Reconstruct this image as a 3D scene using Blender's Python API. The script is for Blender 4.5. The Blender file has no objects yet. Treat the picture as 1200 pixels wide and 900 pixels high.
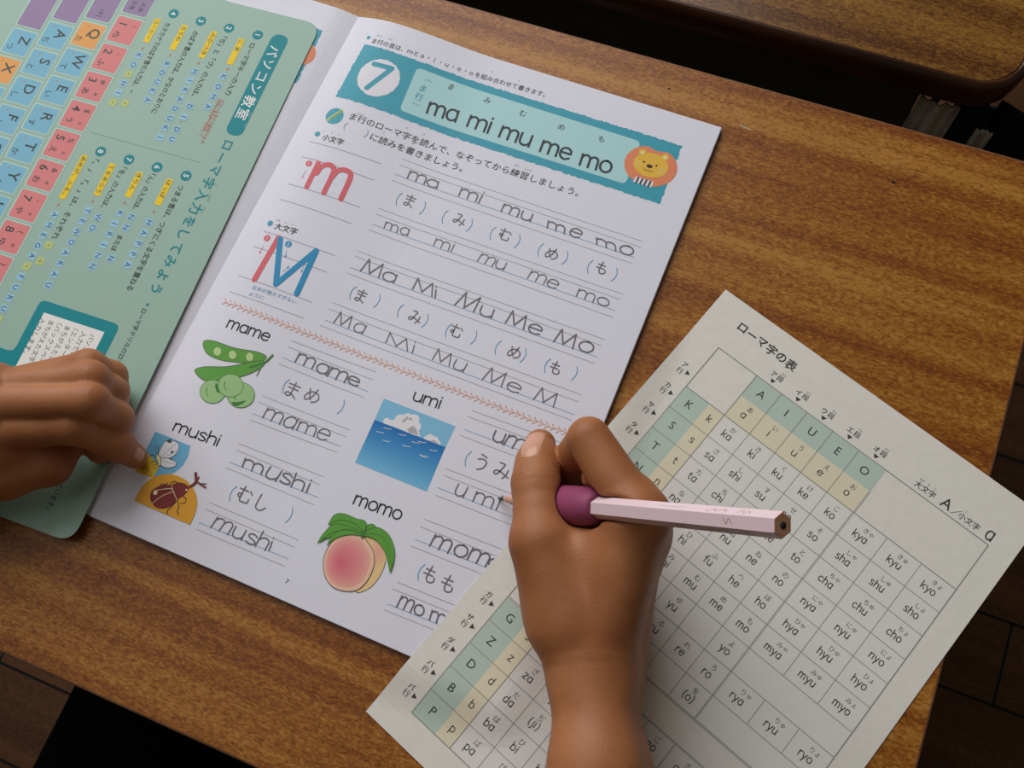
import bpy, bmesh, math, random
import numpy as np
from mathutils import Vector, Matrix
from mathutils.geometry import delaunay_2d_cdt
random.seed(7); rng = np.random.default_rng(7)
SC = bpy.context.scene
COL = SC.collection
ZD = 0.66                                    # desk top above the floor (m); all layout below is in mm, z = 0 on the desk top

def V(x, y, z): return Vector((x/1000, y/1000, z/1000+ZD))

# ------------------------------------------------------------------ camera
F_PX, CAM_H = 1118.5314, 435.4623
FWD = np.array([-0.18083917, 0.26776469, -0.94636107])
RGT = np.array([0.92752637, 0.36644814, -0.07355673])
UPV = np.array([-0.32709636, 0.89107678, 0.31462699])
CAM = np.array([0, 0, CAM_H])
cd = bpy.data.cameras.new('camera'); cam = bpy.data.objects.new('camera', cd); COL.objects.link(cam)
cd.sensor_width = 36; cd.lens = F_PX/1200*36; cd.clip_start = 0.01; cd.clip_end = 50
mw = Matrix.Identity(4)
for i in range(3):
    mw[i][0], mw[i][1], mw[i][2] = RGT[i], UPV[i], -FWD[i]
mw[2][3] = CAM_H/1000+ZD
cam.matrix_world = mw
SC.camera = cam

# ------------------------------------------------------------------ light
SC.view_settings.view_transform = 'Standard'; SC.view_settings.look = 'None'
SC.view_settings.exposure = 0.0; SC.view_settings.gamma = 1.0; SC.view_settings.use_curve_mapping = False
wd = bpy.data.worlds.new('world'); SC.world = wd; wd.use_nodes = True
bgn = wd.node_tree.nodes['Background']; bgn.inputs[0].default_value = (0.80, 0.90, 1.0, 1); bgn.inputs[1].default_value = 0.10

def area(name, loc, target, sx, sy, power, col):
    l = bpy.data.lights.new(name, 'AREA'); l.shape = 'RECTANGLE'; l.size = sx; l.size_y = sy; l.energy = power; l.color = col
    o = bpy.data.objects.new(name, l); COL.objects.link(o); o.location = V(*loc)
    o.rotation_euler = (V(*target)-V(*loc)).to_track_quat('-Z', 'Y').to_euler(); return o
area('window_light', (-1180, 1250, 1150), (-50, 120, 0), 1.9, 1.5, 37.0, (1.0, 0.985, 0.985))
area('overhead_fill', (-950, 300, 1500), (-300, 120, 0), 1.6, 1.2, 5.0, (1.0, 0.98, 0.97))  # soft overhead fill added for ambient light, no fixture modelled

# ------------------------------------------------------------------ helpers
def lin(c):
    if isinstance(c, str): c = tuple(int(c[i:i+2], 16) for i in (0, 2, 4))
    return tuple(((x/255)/12.92 if x/255 <= .04045 else ((x/255+.055)/1.055)**2.4) for x in c[:3])+(1,)

MATS = {}
def mat(name, col, rough=0.6, spec=0.3, metal=0.0):
    if name in MATS: return MATS[name]
    m = bpy.data.materials.new(name); m.use_nodes = True
    b = m.node_tree.nodes['Principled BSDF']
    b.inputs['Base Color'].default_value = lin(col); b.inputs['Roughness'].default_value = rough
    b.inputs['Specular IOR Level'].default_value = spec; b.inputs['Metallic'].default_value = metal
    MATS[name] = m; return m

def noisy(name, c1, c2, scale=60, rough=0.6, spec=0.3, bump=0.0, detail=4, stretch=(1, 1, 1), lo=.35, hi=.65):
    m = mat(name, c1, rough, spec); nt = m.node_tree; b = nt.nodes['Principled BSDF']
    tc = nt.nodes.new('ShaderNodeTexCoord'); mp = nt.nodes.new('ShaderNodeMapping'); mp.inputs['Scale'].default_value = stretch
    n = nt.nodes.new('ShaderNodeTexNoise'); n.inputs['Scale'].default_value = scale; n.inputs['Detail'].default_value = detail
    r = nt.nodes.new('ShaderNodeValToRGB'); r.color_ramp.elements[0].color = lin(c1); r.color_ramp.elements[1].color = lin(c2)
    r.color_ramp.elements[0].position = lo; r.color_ramp.elements[1].position = hi
    nt.links.new(tc.outputs['Object'], mp.inputs[0]); nt.links.new(mp.outputs[0], n.inputs['Vector'])
    nt.links.new(n.outputs['Fac'], r.inputs[0]); nt.links.new(r.outputs[0], b.inputs['Base Color'])
    if bump:
        bp = nt.nodes.new('ShaderNodeBump'); bp.inputs['Strength'].default_value = bump; bp.inputs['Distance'].default_value = 0.0005
        nt.links.new(n.outputs['Fac'], bp.inputs['Height']); nt.links.new(bp.outputs[0], b.inputs['Normal'])
    return m

def wood(name, dark, midc, light, rough=0.32, spec=0.45, gs=1.0):
    """Lauan veneer: long colour bands, blotchy figure and short pores along x."""
    m = bpy.data.materials.new(name); m.use_nodes = True; nt = m.node_tree; b = nt.nodes['Principled BSDF']; L = nt.links.new
    tc = nt.nodes.new('ShaderNodeTexCoord')
    def noise(scale, st, detail, dist=0.0, rgh=.55):
        mp = nt.nodes.new('ShaderNodeMapping'); mp.inputs['Scale'].default_value = st; L(tc.outputs['Object'], mp.inputs[0])
        n = nt.nodes.new('ShaderNodeTexNoise'); n.inputs['Scale'].default_value = scale; n.inputs['Detail'].default_value = detail
        n.inputs['Distortion'].default_value = dist; n.inputs['Roughness'].default_value = rgh
        L(mp.outputs[0], n.inputs['Vector']); return n.outputs['Fac']
    band = noise(58*gs, (0.035, 1, 1), 3, .25)
    fig = noise(520*gs, (0.40, 1, 1), 3, 0, .6)
    pore = noise(1050*gs, (0.42, 1, 1), 2, 0, .6)
    def mul(a, k):
        q = nt.nodes.new('ShaderNodeMath'); q.operation = 'MULTIPLY'; L(a, q.inputs[0]); q.inputs[1].default_value = k; return q.outputs[0]
    def add(a, c):
        q = nt.nodes.new('ShaderNodeMath'); q.operation = 'ADD'; L(a, q.inputs[0]); L(c, q.inputs[1]); return q.outputs[0]
    s = add(add(mul(band, .42), mul(fig, .25)), mul(pore, .33))
    r = nt.nodes.new('ShaderNodeValToRGB'); e = r.color_ramp.elements
    e[0].position = .41; e[0].color = lin(dark); e[1].position = .59; e[1].color = lin(light)
    k = e.new(.50); k.color = lin(midc)
    L(s, r.inputs[0]); L(r.outputs[0], b.inputs['Base Color'])
    b.inputs['Roughness'].default_value = rough; b.inputs['Specular IOR Level'].default_value = spec
    bp = nt.nodes.new('ShaderNodeBump'); bp.inputs['Strength'].default_value = .12; bp.inputs['Distance'].default_value = .0004
    L(pore, bp.inputs['Height']); L(bp.outputs[0], b.inputs['Normal'])
    return m

def tag(o, label=None, cat=None, group=None, kind=None):
    if label: o['label'] = label
    if cat: o['category'] = cat
    if group: o['group'] = group
    if kind: o['kind'] = kind
    return o
def empty(name, loc, label, cat, group=None):
    o = bpy.data.objects.new(name, None); COL.objects.link(o); o.location = V(*loc); o.empty_display_size = .02
    return tag(o, label, cat, group)
def link(name, me, parent=None):
    """mesh data is in world metres; the object origin sits at the parent's base"""
    o = bpy.data.objects.new(name, me); COL.objects.link(o)
    if parent is not None:
        o.parent = parent
        top = parent
        while top.parent is not None: top = top.parent
        if parent is top: o.matrix_parent_inverse = Matrix.Translation(-top.location)
    return o
def setmats(me, ms):
    for m in ms: me.materials.append(m)
def smooth(me):
    for p in me.polygons: p.use_smooth = True
def mesh_np(name, verts_mm, faces, ms, sm=False, mi=None):
    v = np.asarray(verts_mm, float)/1000; v = v+np.array([0, 0, ZD])
    me = bpy.data.meshes.new(name); me.from_pydata(v.tolist(), [], faces); setmats(me, ms)
    if mi is not None: me.polygons.foreach_set('material_index', mi)
    if sm: smooth(me)
    me.update(); return me
def bm_new(): return bmesh.new()
def box(bm, x0, x1, y0, y1, z0, z1, bevel=0.0, seg=2, mi=0, verts_only=None):
    r = bmesh.ops.create_cube(bm, size=1.0); vs = r['verts']
    for v in vs:
        v.co = Vector((x0+(v.co.x+.5)*(x1-x0), y0+(v.co.y+.5)*(y1-y0), z0+(v.co.z+.5)*(z1-z0)))
    fs = list({f for v in vs for f in v.link_faces})
    for f in fs: f.material_index = mi
    if bevel:
        es = list({e for v in vs for e in v.link_edges})
        bmesh.ops.bevel(bm, geom=es, offset=bevel, segments=seg, affect='EDGES', profile=.5)
def cyl(bm, p, q, r0, r1=None, n=16, mi=0, caps=True):
    r1 = r0 if r1 is None else r1
    p, q = Vector(p), Vector(q); d = (q-p); rot = d.to_track_quat('Z', 'Y').to_matrix()
    a = [bm.verts.new(p+rot@Vector((r0*math.cos(2*math.pi*i/n), r0*math.sin(2*math.pi*i/n), 0))) for i in range(n)]
    b = [bm.verts.new(q+rot@Vector((r1*math.cos(2*math.pi*i/n), r1*math.sin(2*math.pi*i/n), 0))) for i in range(n)]
    fs = [bm.faces.new((a[i], a[(i+1) % n], b[(i+1) % n], b[i])) for i in range(n)]
    if caps: fs += [bm.faces.new(a[::-1]), bm.faces.new(b)]
    for f in fs: f.material_index = mi
def bm_done(name, bm, ms, parent=None, sm=False):
    for v in bm.verts: v.co = V(*v.co)
    bmesh.ops.recalc_face_normals(bm, faces=bm.faces[:])
    me = bpy.data.meshes.new(name); bm.to_mesh(me); bm.free(); setmats(me, ms)
    if sm: smooth(me)
    return link(name, me, parent)
def at(px, py, z):
    """the point at height z (mm) seen at that spot of the photograph"""
    d = FWD+RGT*(px-600)/F_PX-UPV*(py-450)/F_PX
    return CAM+d*(z-CAM_H)/d[2]

# ------------------------------------------------------------------ printing engine: flat ink shapes laid on a curved sheet
GLYPH = {}
PENDING = []
def C_(s): return [tuple(map(float, t.split(','))) for t in s.split()]
def cr(pts, n=5, closed=False):
    P = [np.array(p, float) for p in pts]
    if len(P) < 3: return P
    Q = [P[-1]]+P+[P[0], P[1]] if closed else [2*P[0]-P[1]]+P+[2*P[-1]-P[-2]]
    out = []
    for i in range(1, len(Q)-2):
        a, b, c, d = Q[i-1:i+3]
        for k in range(n):
            t = k/n
            out.append(.5*((2*b)+(c-a)*t+(2*a-5*b+4*c-d)*t*t+(-a+3*b-3*c+d)*t**3))
    if not closed: out.append(P[-1])
    return out
BOWLA = 'C 4.2,3.6 3.6,4.6 2.4,5 1,4.4 .3,2.5 .9,.6 2.2,0 3.4,.5 4.2,1.6'
BOWLB = 'C .4,3.6 1.1,4.6 2.3,5 3.7,4.4 4.4,2.5 3.7,.6 2.3,0 1.1,.4 .4,1.5'
ARCH = 'C .4,3.2 1.2,4.5 2.5,5 3.7,4.4 4,3.2 4,2;L 4,2 4,0'
SF = {'a': (5, BOWLA+';L 4.2,5 4.2,0'), 'b': (5, 'L .4,7.5 .4,0;'+BOWLB), 'c': (4.4, 'C 3.9,4.1 2.5,5 1,4.4 .3,2.5 1,.6 2.5,0 3.9,.9'),
 'd': (5, BOWLA+';L 4.2,7.5 4.2,0'), 'e': (4.8, 'L .4,2.7 4.3,2.7;C 4.3,2.7 4,4.2 2.4,5 .9,4.3 .3,2.5 .9,.7 2.5,0 4.1,.8'),
 'f': (3, 'C 3,7.3 2.2,7.5 1.4,7 1.2,6 1.2,5;L 1.2,5 1.2,0;L 0,4.8 2.6,4.8'), 'g': (5, BOWLA+';C 4.2,5 4.2,1 4.2,-1 3.4,-2.2 2,-2.5 .7,-2'),
 'h': (4.7, 'L .4,7.5 .4,0;'+ARCH), 'i': (1.7, 'L .5,5 .5,0;L .5,6.7 .5,6.9'), 'j': (2.2, 'C 1.4,5 1.4,1 1.4,-.8 1.1,-2.1 0,-2.5;L 1.4,6.7 1.4,6.9'),
 'k': (4.4, 'L .4,7.5 .4,0;L 3.8,5 .6,2.1;L 1.6,3 4,0'),
 'm': (7.4, 'L .4,5 .4,0;C .4,3.4 1.1,4.6 2.2,5 3.2,4.4 3.5,3.2 3.5,2;L 3.5,2 3.5,0;C 3.5,3.4 4.2,4.6 5.3,5 6.3,4.4 6.6,3.2 6.6,2;L 6.6,2 6.6,0'),
 'n': (4.7, 'L .4,5 .4,0;'+ARCH), 'o': (5, 'O 2.4,5 .9,4.3 .3,2.5 .9,.7 2.4,0 3.9,.7 4.5,2.5 3.9,4.3'), 'p': (5, 'L .4,5 .4,-2.5;'+BOWLB),
 'r': (3.1, 'L .4,5 .4,0;C .4,3 1,4.4 2,5 2.9,4.9'), 's': (4.1, 'C 3.4,4.2 2.6,4.9 1.5,5 .6,4.3 .7,3.3 1.9,2.6 3.2,1.9 3.5,1 2.7,.1 1.5,0 .4,.6'),
 't': (3.2, 'C 1.3,6.8 1.3,4 1.3,1.2 1.6,.2 2.3,0 3,.2;L .1,4.8 2.8,4.8'), 'u': (4.8, 'C .4,5 .4,1.8 1,.4 2.2,0 3.4,.6 4.1,1.8;L 4.1,5 4.1,0'),
 'w': (6.4, 'L .2,5 1.6,0;L 1.6,0 3.1,4.6;L 3.1,4.6 4.6,0;L 4.6,0 6,5'),
 'y': (4.4, 'L .2,5 2.1,.2;L 4.1,5 1.2,-2.5'), 'z': (4.2, 'L .3,5 3.7,5;L 3.7,5 .3,0;L .3,0 3.8,0'),
 'M': (7.2, 'L .3,0 1.2,7.5;L 1.2,7.5 3.1,.4;L 3.1,.4 5.6,7.5;L 5.6,7.5 6.2,0'),
 '(': (2.2, 'C 1.6,7.4 .5,4.8 .5,1.4 1.6,-1.4'), ')': (2.2, 'C .5,7.4 1.6,4.8 1.6,1.4 .5,-1.4'), ' ': (3.2, ''),
 # kana written by hand (box 0..10)
 'ま': (10, 'L 1.5,8 8.5,8;L 2,5.8 8,5.8;C 5,9.8 5,6 5,2.5 4.3,1.2 2.6,1 1.8,2 3,3 5.5,2.5 8.5,.8'),
 'み': (10, 'C 2,8.5 5,8.5 4.8,7 3.5,3 2,1.5 .8,2.5 2,3.8 5,3.6 9.5,2;C 8,6 7.8,3 6.5,.5'),
 'む': (10, 'L .8,7.5 6,7.5;C 3.2,9.5 3.2,5 3,3.6 2,3 1.2,4 2,5 3.2,4.2 3.2,2 4,1 7,1 8.2,1.5 8.2,3.5;L 7.2,8 8.8,6.5'),
 'め': (10, 'C 2,8 3,5 5,2;C 6.5,9 5.5,5 3.5,2 1.8,1.2 1,3 2.2,5.5 5,7 8,6.3 9.2,4 8.2,2 6,.8'),
 'も': (10, 'C 4.5,9.5 4,5 4,2.5 5,1 7,1 8.3,2.2 8,4;L 2,7 7,7;L 1.5,4.6 6.8,4.6'),
 'し': (10, 'C 3,9.5 2.8,4 3.2,1.8 5,1 7,1.6 8.5,3.5'), 'う': (10, 'L 3,9.3 6.5,8.5;C 2.2,6 5,7 7,6.3 7.4,4.5 6.4,2 3.8,.3')}
def glyph_strokes(ch):
    w, s = SF[ch]; out = []
    for part in s.split(';'):
        if not part: continue
        k, pts = part[0], C_(part[2:])
        q = cr(pts, 5) if k == 'C' else cr(pts+[], 4, True) if k == 'O' else [np.array(p) for p in pts]
        if k == 'O': q = q+[q[0]]
        out.append(q)
    return w, out

def bfont(s, bold=0.0):
    key = (s, bold)
    if key not in GLYPH:
        GLYPH[key] = None; PENDING.append(key)
    return key
def resolve_fonts():
    tmp = []
    for s, bold in PENDING:
        c = bpy.data.curves.new('t', 'FONT'); c.body = s; c.size = 1.0; c.offset = bold; c.resolution_u = 3
        o = bpy.data.objects.new('t', c); COL.objects.link(o); tmp.append((s, bold, o))
    bpy.context.view_layer.update(); dg = bpy.context.evaluated_depsgraph_get()
    for s, bold, o in tmp:
        me = bpy.data.meshes.new_from_object(o.evaluated_get(dg))
        n = len(me.vertices); co = np.zeros(n*3); me.vertices.foreach_get('co', co); co = co.reshape(-1, 3)[:, :2]
        GLYPH[(s, bold)] = (co, [tuple(p.vertices) for p in me.polygons]); bpy.data.meshes.remove(me)
        c = o.data; bpy.data.objects.remove(o); bpy.data.curves.remove(c)
    PENDING.clear()

class Ink:
    """Collects ink shapes in sheet coordinates (u right, v down, mm)."""
    def __init__(s, px2uv, auto=0): s.items = []; s.defer = []; s.px = px2uv; s.mats = []; s.auto = auto
    def mi(s, m):
        if m not in s.mats: s.mats.append(m)
        return s.mats.index(m)
    def P(s, p): return np.array(s.px(p[0], p[1]), float)
    def raw(s, verts, faces, m, layer): s.items.append((np.asarray(verts, float), faces, s.mi(m), layer+.03*(len(s.items) % 29)))
    def poly(s, pts, m, layer=0, cut=0):
        """filled outline; cut > 0 slices it on a grid so it follows the curved sheet"""
        pts = [tuple(p) for p in pts]
        if s.auto and not cut:
            ext = np.ptp(np.array(pts), axis=0).max()
            if ext > s.auto: cut = s.auto
        if not cut: s.raw(pts, [tuple(range(len(pts)))], m, layer); return
        bm = bmesh.new(); K = len(pts)
        ov, _, of, _, _, _ = delaunay_2d_cdt([Vector((p[0], p[1])) for p in pts], [], [list(range(K))], 1, 1e-5)
        bv_ = [bm.verts.new((p[0], p[1], 0)) for p in ov]
        for t in of: bm.faces.new([bv_[i] for i in t])
        a = np.array(pts); lo, hi = a.min(0), a.max(0)
        for ax in (0, 1):
            k = math.floor(lo[ax]/cut)+1
            while k*cut < hi[ax]-1e-6:
                no = (1, 0, 0) if ax == 0 else (0, 1, 0); co = (k*cut, 0, 0) if ax == 0 else (0, k*cut, 0)
                bmesh.ops.bisect_plane(bm, geom=bm.verts[:]+bm.edges[:]+bm.faces[:], plane_co=co, plane_no=no, dist=1e-6); k += 1
        bm.verts.index_update()
        s.raw([(v.co.x, v.co.y) for v in bm.verts], [tuple(v.index for v in f.verts) for f in bm.faces], m, layer); bm.free()
    def stroke(s, pts, w, m, layer=0, cap=True, step=0):
        P = [np.array(p, float) for p in pts]
        step = step or s.auto
        if step:
            Q = [P[0]]
            for a, b in zip(P[:-1], P[1:]):
                n = max(1, int(np.linalg.norm(b-a)/step))
                Q += [a+(b-a)*k/n for k in range(1, n+1)]
            P = Q
        Q = [P[0]]
        for p in P[1:]:
            if np.linalg.norm(p-Q[-1]) > 1e-4: Q.append(p)
        P = Q
        if len(P) < 2: P = [P[0], P[0]+np.array([.01, 0])]
        n = len(P); h = w/2; vs = []; fs = []
        D = [P[min(i+1, n-1)]-P[max(i-1, 0)] for i in range(n)]
        for i in range(n):
            d = D[i]/(np.linalg.norm(D[i])+1e-9); nn = np.array([-d[1], d[0]])*h
            vs += [P[i]+nn, P[i]-nn]
        for i in range(n-1): fs.append((2*i, 2*i+1, 2*i+3, 2*i+2))
        if cap:
            for i, sg in ((0, -1), (n-1, 1)):
                d = D[i]/(np.linalg.norm(D[i])+1e-9)*sg; nn = np.array([-d[1], d[0]]); b = len(vs); ring = []
                for k in range(7):
                    t = math.pi*k/6; vs.append(P[i]+h*(math.cos(t)*nn+math.sin(t)*d)); ring.append(b+k)
                fs.append(tuple(ring))
        s.raw(vs, fs, m, layer)
    def disc(s, c, r, m, layer=0, n=20, ry=None, rot=0.0, cut=0):
        ry = r if ry is None else ry; cr_, sr = math.cos(rot), math.sin(rot); pts = []
        for i in range(n):
            x, y = r*math.cos(2*math.pi*i/n), ry*math.sin(2*math.pi*i/n)
            pts.append((c[0]+cr_*x-sr*y, c[1]+sr*x+cr_*y))
        s.poly(pts, m, layer, cut)
    # --- lettering
    def word(s, text, p0, p1, xh, w, m, layer=1, slant=0.0, jit=0.0, fit=True, track=0.0):
        """stroke-font word; baseline from p0 to p1, xh = x-height in mm"""
        p0, p1 = np.array(p0, float), np.array(p1, float); k = xh/5
        tot = sum(SF[c][0]+track for c in text)-.6-track; L = np.linalg.norm(p1-p0); e = (p1-p0)/L; dn = np.array([e[1], -e[0]])
        if dn[1] > 0: dn = -dn
        kx = L/tot if fit else k; x = 0
        for ch in text:
            gw, st = glyph_strokes(ch); jx, jy, js = (rng.normal(0, jit, 3) if jit else (0, 0, 0))
            for q in st:
                s.stroke([p0+e*(kx*(x+a[0]+jx+(slant+.3*js)*a[1]))+dn*(k*(a[1]*(1+.4*js)+jy)) for a in q], w, m, layer)
            x += gw+track
    def kana(s, ch, c, size, w, m, e, layer=1, jit=0.0):
        e = np.array(e, float)/np.linalg.norm(e); dn = np.array([e[1], -e[0]])
        if dn[1] > 0: dn = -dn
        _, st = glyph_strokes(ch); k = size/10
        for q in st: s.stroke([np.array(c)+e*k*(a[0]-5)+dn*k*(a[1]-5) for a in q], w, m, layer)
    def text(s, t, p0, p1, h, m, layer=1, bold=0.0, fit=True, slant=0.0):
        """font text; baseline p0 -> p1, stretched to fit, h = em height in mm"""
        s.defer.append((bfont(t, bold), np.array(p0, float), np.array(p1, float), h, m, layer, fit, slant))
    def char(s, ch, c, e, h, m, layer=1, bold=0.0, kx=1.0):
        """one glyph centred on c, reading direction e"""
        s.defer.append((bfont(ch, bold), np.array(c, float), np.array(e, float), h, m, layer, ('c', kx), 0))
    def finish(s):
        resolve_fonts()
        for key, a, b, h, m, layer, fit, slant in s.defer:
            co, fs = GLYPH[key]
            if len(co) == 0: continue
            if isinstance(fit, tuple):
                e = b/np.linalg.norm(b); dn = np.array([e[1], -e[0]])
                mid = (co.min(0)+co.max(0))/2; q = (co-mid)*h
                s.raw(a+np.outer(q[:, 0]*fit[1], e)+np.outer(q[:, 1], dn), fs, m, layer)
            else:
                L = np.linalg.norm(b-a); e = (b-a)/L; dn = np.array([e[1], -e[0]])
                x0, x1 = co[:, 0].min(), co[:, 0].max(); kx = L/(x1-x0) if fit else h
                x = (co[:, 0]-x0)*kx+slant*co[:, 1]*h
                s.raw(a+np.outer(x, e)+np.outer(co[:, 1]*h, dn), fs, m, layer)
        s.defer = []
    def mesh(s, name, pos, base=None, lift=.06, step=.022, flat=False):
        """base = (verts2d, faces, [materials]) of the bare sheet, pos(u,v,h) -> mm xyz arrays"""
        s.finish(); vs, fs, mi = [], [], []; off = 0; mats = []
        if base is not None:
            b3, bf, bm_, bmi = base; vs.append(b3); fs += bf; mi += bmi; mats += bm_; off = len(b3)
        nb = len(mats); mats += s.mats
        for q, f, m, layer in s.items:
            vs.append(pos(q[:, 0], q[:, 1], lift+step*layer)); fs += [tuple(i+off for i in t) for t in f]; mi += [m+nb]*len(f); off += len(q)
        V3 = np.concatenate(vs)
        me = mesh_np(name, V3, fs, mats, mi=mi)
        bm = bmesh.new(); bm.from_mesh(me)          # ink faces look up
        for f in bm.faces:
            if f.material_index >= nb:
                f.normal_update()
                if f.normal.z < 0: f.normal_flip()
        bm.to_mesh(me); bm.free(); return me
def rough_edge(corners, step=1.3, amp=.45, seed=1):
    r = np.random.default_rng(seed); out = []
    c = [np.array(p, float) for p in corners]
    for a, b in zip(c, c[1:]+c[:1]):
        L = np.linalg.norm(b-a); n = max(2, int(L/step)); d = (b-a)/L; nn = np.array([-d[1], d[0]])
        for k in range(n): out.append(a+(b-a)*k/n+nn*r.uniform(-amp, amp)+d*r.uniform(-.2, .2)*(k > 0))
    return out
def rrect(c, rad, n=5):
    """rounded quad through corner points"""
    c = [np.array(p, float) for p in c]; out = []; N = len(c)
    for i in range(N):
        a, b, d = c[i-1], c[i], c[(i+1) % N]; p = b+(a-b)/np.linalg.norm(a-b)*rad; q = b+(d-b)/np.linalg.norm(d-b)*rad
        for k in range(n+1):
            t = k/n; out.append((1-t)**2*p+2*t*(1-t)*b+t*t*q)
    return out

# ================================================================== SETTING
M_FLOOR = wood('floor_wood', '382311', '472c15', '573820', rough=.5, spec=.25, gs=.5)
M_SEAM = mat('floor_seam', '070504', .8)
bm = bm_new(); box(bm, -2600, 2600, -1800, 2600, -680, -660); bm_done('floor', bm, [M_FLOOR])
fl = bpy.data.objects['floor']; fl['kind'] = 'structure'
M_WALL = noisy('wall_paint', 'b9b4a6', 'b2ad9f', 8, .9, .1); M_CEIL = mat('ceiling_board', 'c4c2ba', .95, .1); M_WFR = mat('window_aluminium', '9a9c9c', .4, .5, .6)
def struct(name, boxes, m):
    b_ = bm_new()
    for q in boxes: box(b_, *q)
    o_ = bm_done(name, b_, [m]); o_['kind'] = 'structure'; return o_
struct('wall_right', [(2600, 2700, -1900, 2700, -680, 2140)], M_WALL); struct('wall_back', [(-2700, 2700, -1900, -1800, -680, 2140)], M_WALL); struct('wall_front', [(-2700, 2700, 2600, 2700, -680, 2140)], M_WALL)
struct('wall_left', [(-1400, -1300, -1800, 2600, -680, 300), (-1400, -1300, -1800, 2600, 1500, 2140), (-1400, -1300, -1800, 250, 300, 1500), (-1400, -1300, 2250, 2600, 300, 1500)], M_WALL)
struct('ceiling', [(-2700, 2700, -1900, 2700, 2140, 2200)], M_CEIL)
wf = struct('window_1', [(-1390, -1345, 250, 2250, 300, 345), (-1390, -1345, 250, 2250, 1455, 1500), (-1390, -1345, 250, 295, 345, 1455), (-1390, -1345, 2205, 2250, 345, 1455), (-1385, -1350, 1230, 1270, 345, 1455)], M_WFR)
bm = bm_new(); seams = []
for k in range(-16, 24): seams.append((-2600, 2600, 153+90*k-1.6, 153+90*k+1.6))
for k in range(-16, 24):
    for j in range(-3, 4):
        x = 399+520*j+(260 if k % 2 else 0)*1.0; seams.append((x-1.4, x+1.4, 153+90*(k), 153+90*(k+1)))
for x0, x1, y0, y1 in seams:
    f = bm.faces.new([bm.verts.new(p) for p in ((x0, y0, -659.8), (x1, y0, -659.8), (x1, y1, -659.8), (x0, y1, -659.8))])
o = bm_done('floor_seams', bm, [M_SEAM], fl); o.parent = fl; o.matrix_parent_inverse = Matrix.Identity(4)

# ================================================================== DESK the child writes on
M_DESK = wood('desk_veneer', '6d370e', '91591a', 'b07c36', rough=.40, spec=.32)
M_LIP = noisy('desk_edge_band', '6e4a33', '7d5a42', 90, .45, .4)
M_STEEL = noisy('painted_steel', '3b3f38', '454a42', 40, .45, .5)
M_RUBBER = mat('rubber_foot', '151515', .8)
DX0, DX1, DY0, DY1 = -464, 136.1, -78.4, 321.5
def slab(bm, x0, x1, y0, y1, z0, z1, r, prof, mi_top=0, mi_side=1, n=8):
    """table top with rounded corners; prof = [(inset, z)] from the top edge down"""
    rings = []
    def ring(ins, z):
        out = []; rr = max(r-ins, .3); X0, X1, Y0, Y1 = x0+ins, x1-ins, y0+ins, y1-ins
        for cx, cy, a0 in ((X1-rr, Y1-rr, 0), (X0+rr, Y1-rr, 90), (X0+rr, Y0+rr, 180), (X1-rr, Y0+rr, 270)):
            for k in range(n+1):
                t = math.radians(a0+90*k/n); out.append(bm.verts.new((cx+rr*math.cos(t), cy+rr*math.sin(t), z)))
        return out
    for ins, z in prof: rings.append(ring(ins, z))
    f = bm.faces.new(rings[0]); f.material_index = mi_top
    for a, b in zip(rings[:-1], rings[1:]):
        for i in range(len(a)):
            f = bm.faces.new((a[i], b[i], b[(i+1) % len(a)], a[(i+1) % len(a)])); f.material_index = mi_side
    f = bm.faces.new(rings[-1][::-1]); f.material_index = mi_side
desk = empty('school_desk', ((DX0+DX1)/2, (DY0+DY1)/2, -660), 'brown wood-grain school desk holding the open workbook and the white letter table', 'desk')
bm = bm_new(); slab(bm, DX0, DX1, DY0, DY1, 0, -20, 3, [(1.2, 0), (.4, -.3), (0, -1.2), (0, -20), (1, -21)], 0, 1, 4)
top_o = bm_done('desktop', bm, [M_DESK, M_LIP], desk)
# scuffs on the veneer
M_SCUFF = mat('pale_scratch', 'b9b0a0', .7); M_DENT = mat('dark_dent', '24140a', .8)
def scuff(name, f_):
    ik = Ink(lambda x, y: at(x, y, 0)[:2]); f_(ik); link(name, ik.mesh(name, lambda u, v, h: np.stack([u, v, h+0*u], 1), lift=.03), top_o)
scuff('scratch', lambda k: k.stroke([k.P((867, 146)), k.P((873, 149)), k.P((880, 152))], .55, M_SCUFF))
scuff('dent', lambda k: k.disc(k.P((784, 104)), .9, M_DENT, 0, 9, .5)); scuff('dent', lambda k: k.disc(k.P((1047, 214)), 1.3, M_DENT, 0, 9, .7))
bm = bm_new()                                   # open book tray under the top
for b in ((DX0+70, DX1-70, DY0+30, DY1-40, -130, -128.5), (DX0+70, DX0+71.5, DY0+30, DY1-40, -128.5, -21), (DX1-71.5, DX1-70, DY0+30, DY1-40, -128.5, -21), (DX0+71.5, DX1-71.5, DY1-41.5, DY1-40, -128.5, -21)):
    box(bm, *b)
bm_done('book_tray', bm, [M_STEEL], desk)
for sx in (DX0+40, DX1-40):
    for sy in (DY0+50, DY1-40):
        bm = bm_new(); cyl(bm, (sx, sy, -21), (sx, sy, -652), 12, n=16)
        lg = bm_done('leg', bm, [M_STEEL], desk, False)
        bm = bm_new(); cyl(bm, (sx, sy, -645), (sx, sy, -659.5), 14, 15, 16); bm_done('rubber_foot', bm, [M_RUBBER], lg)

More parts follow.
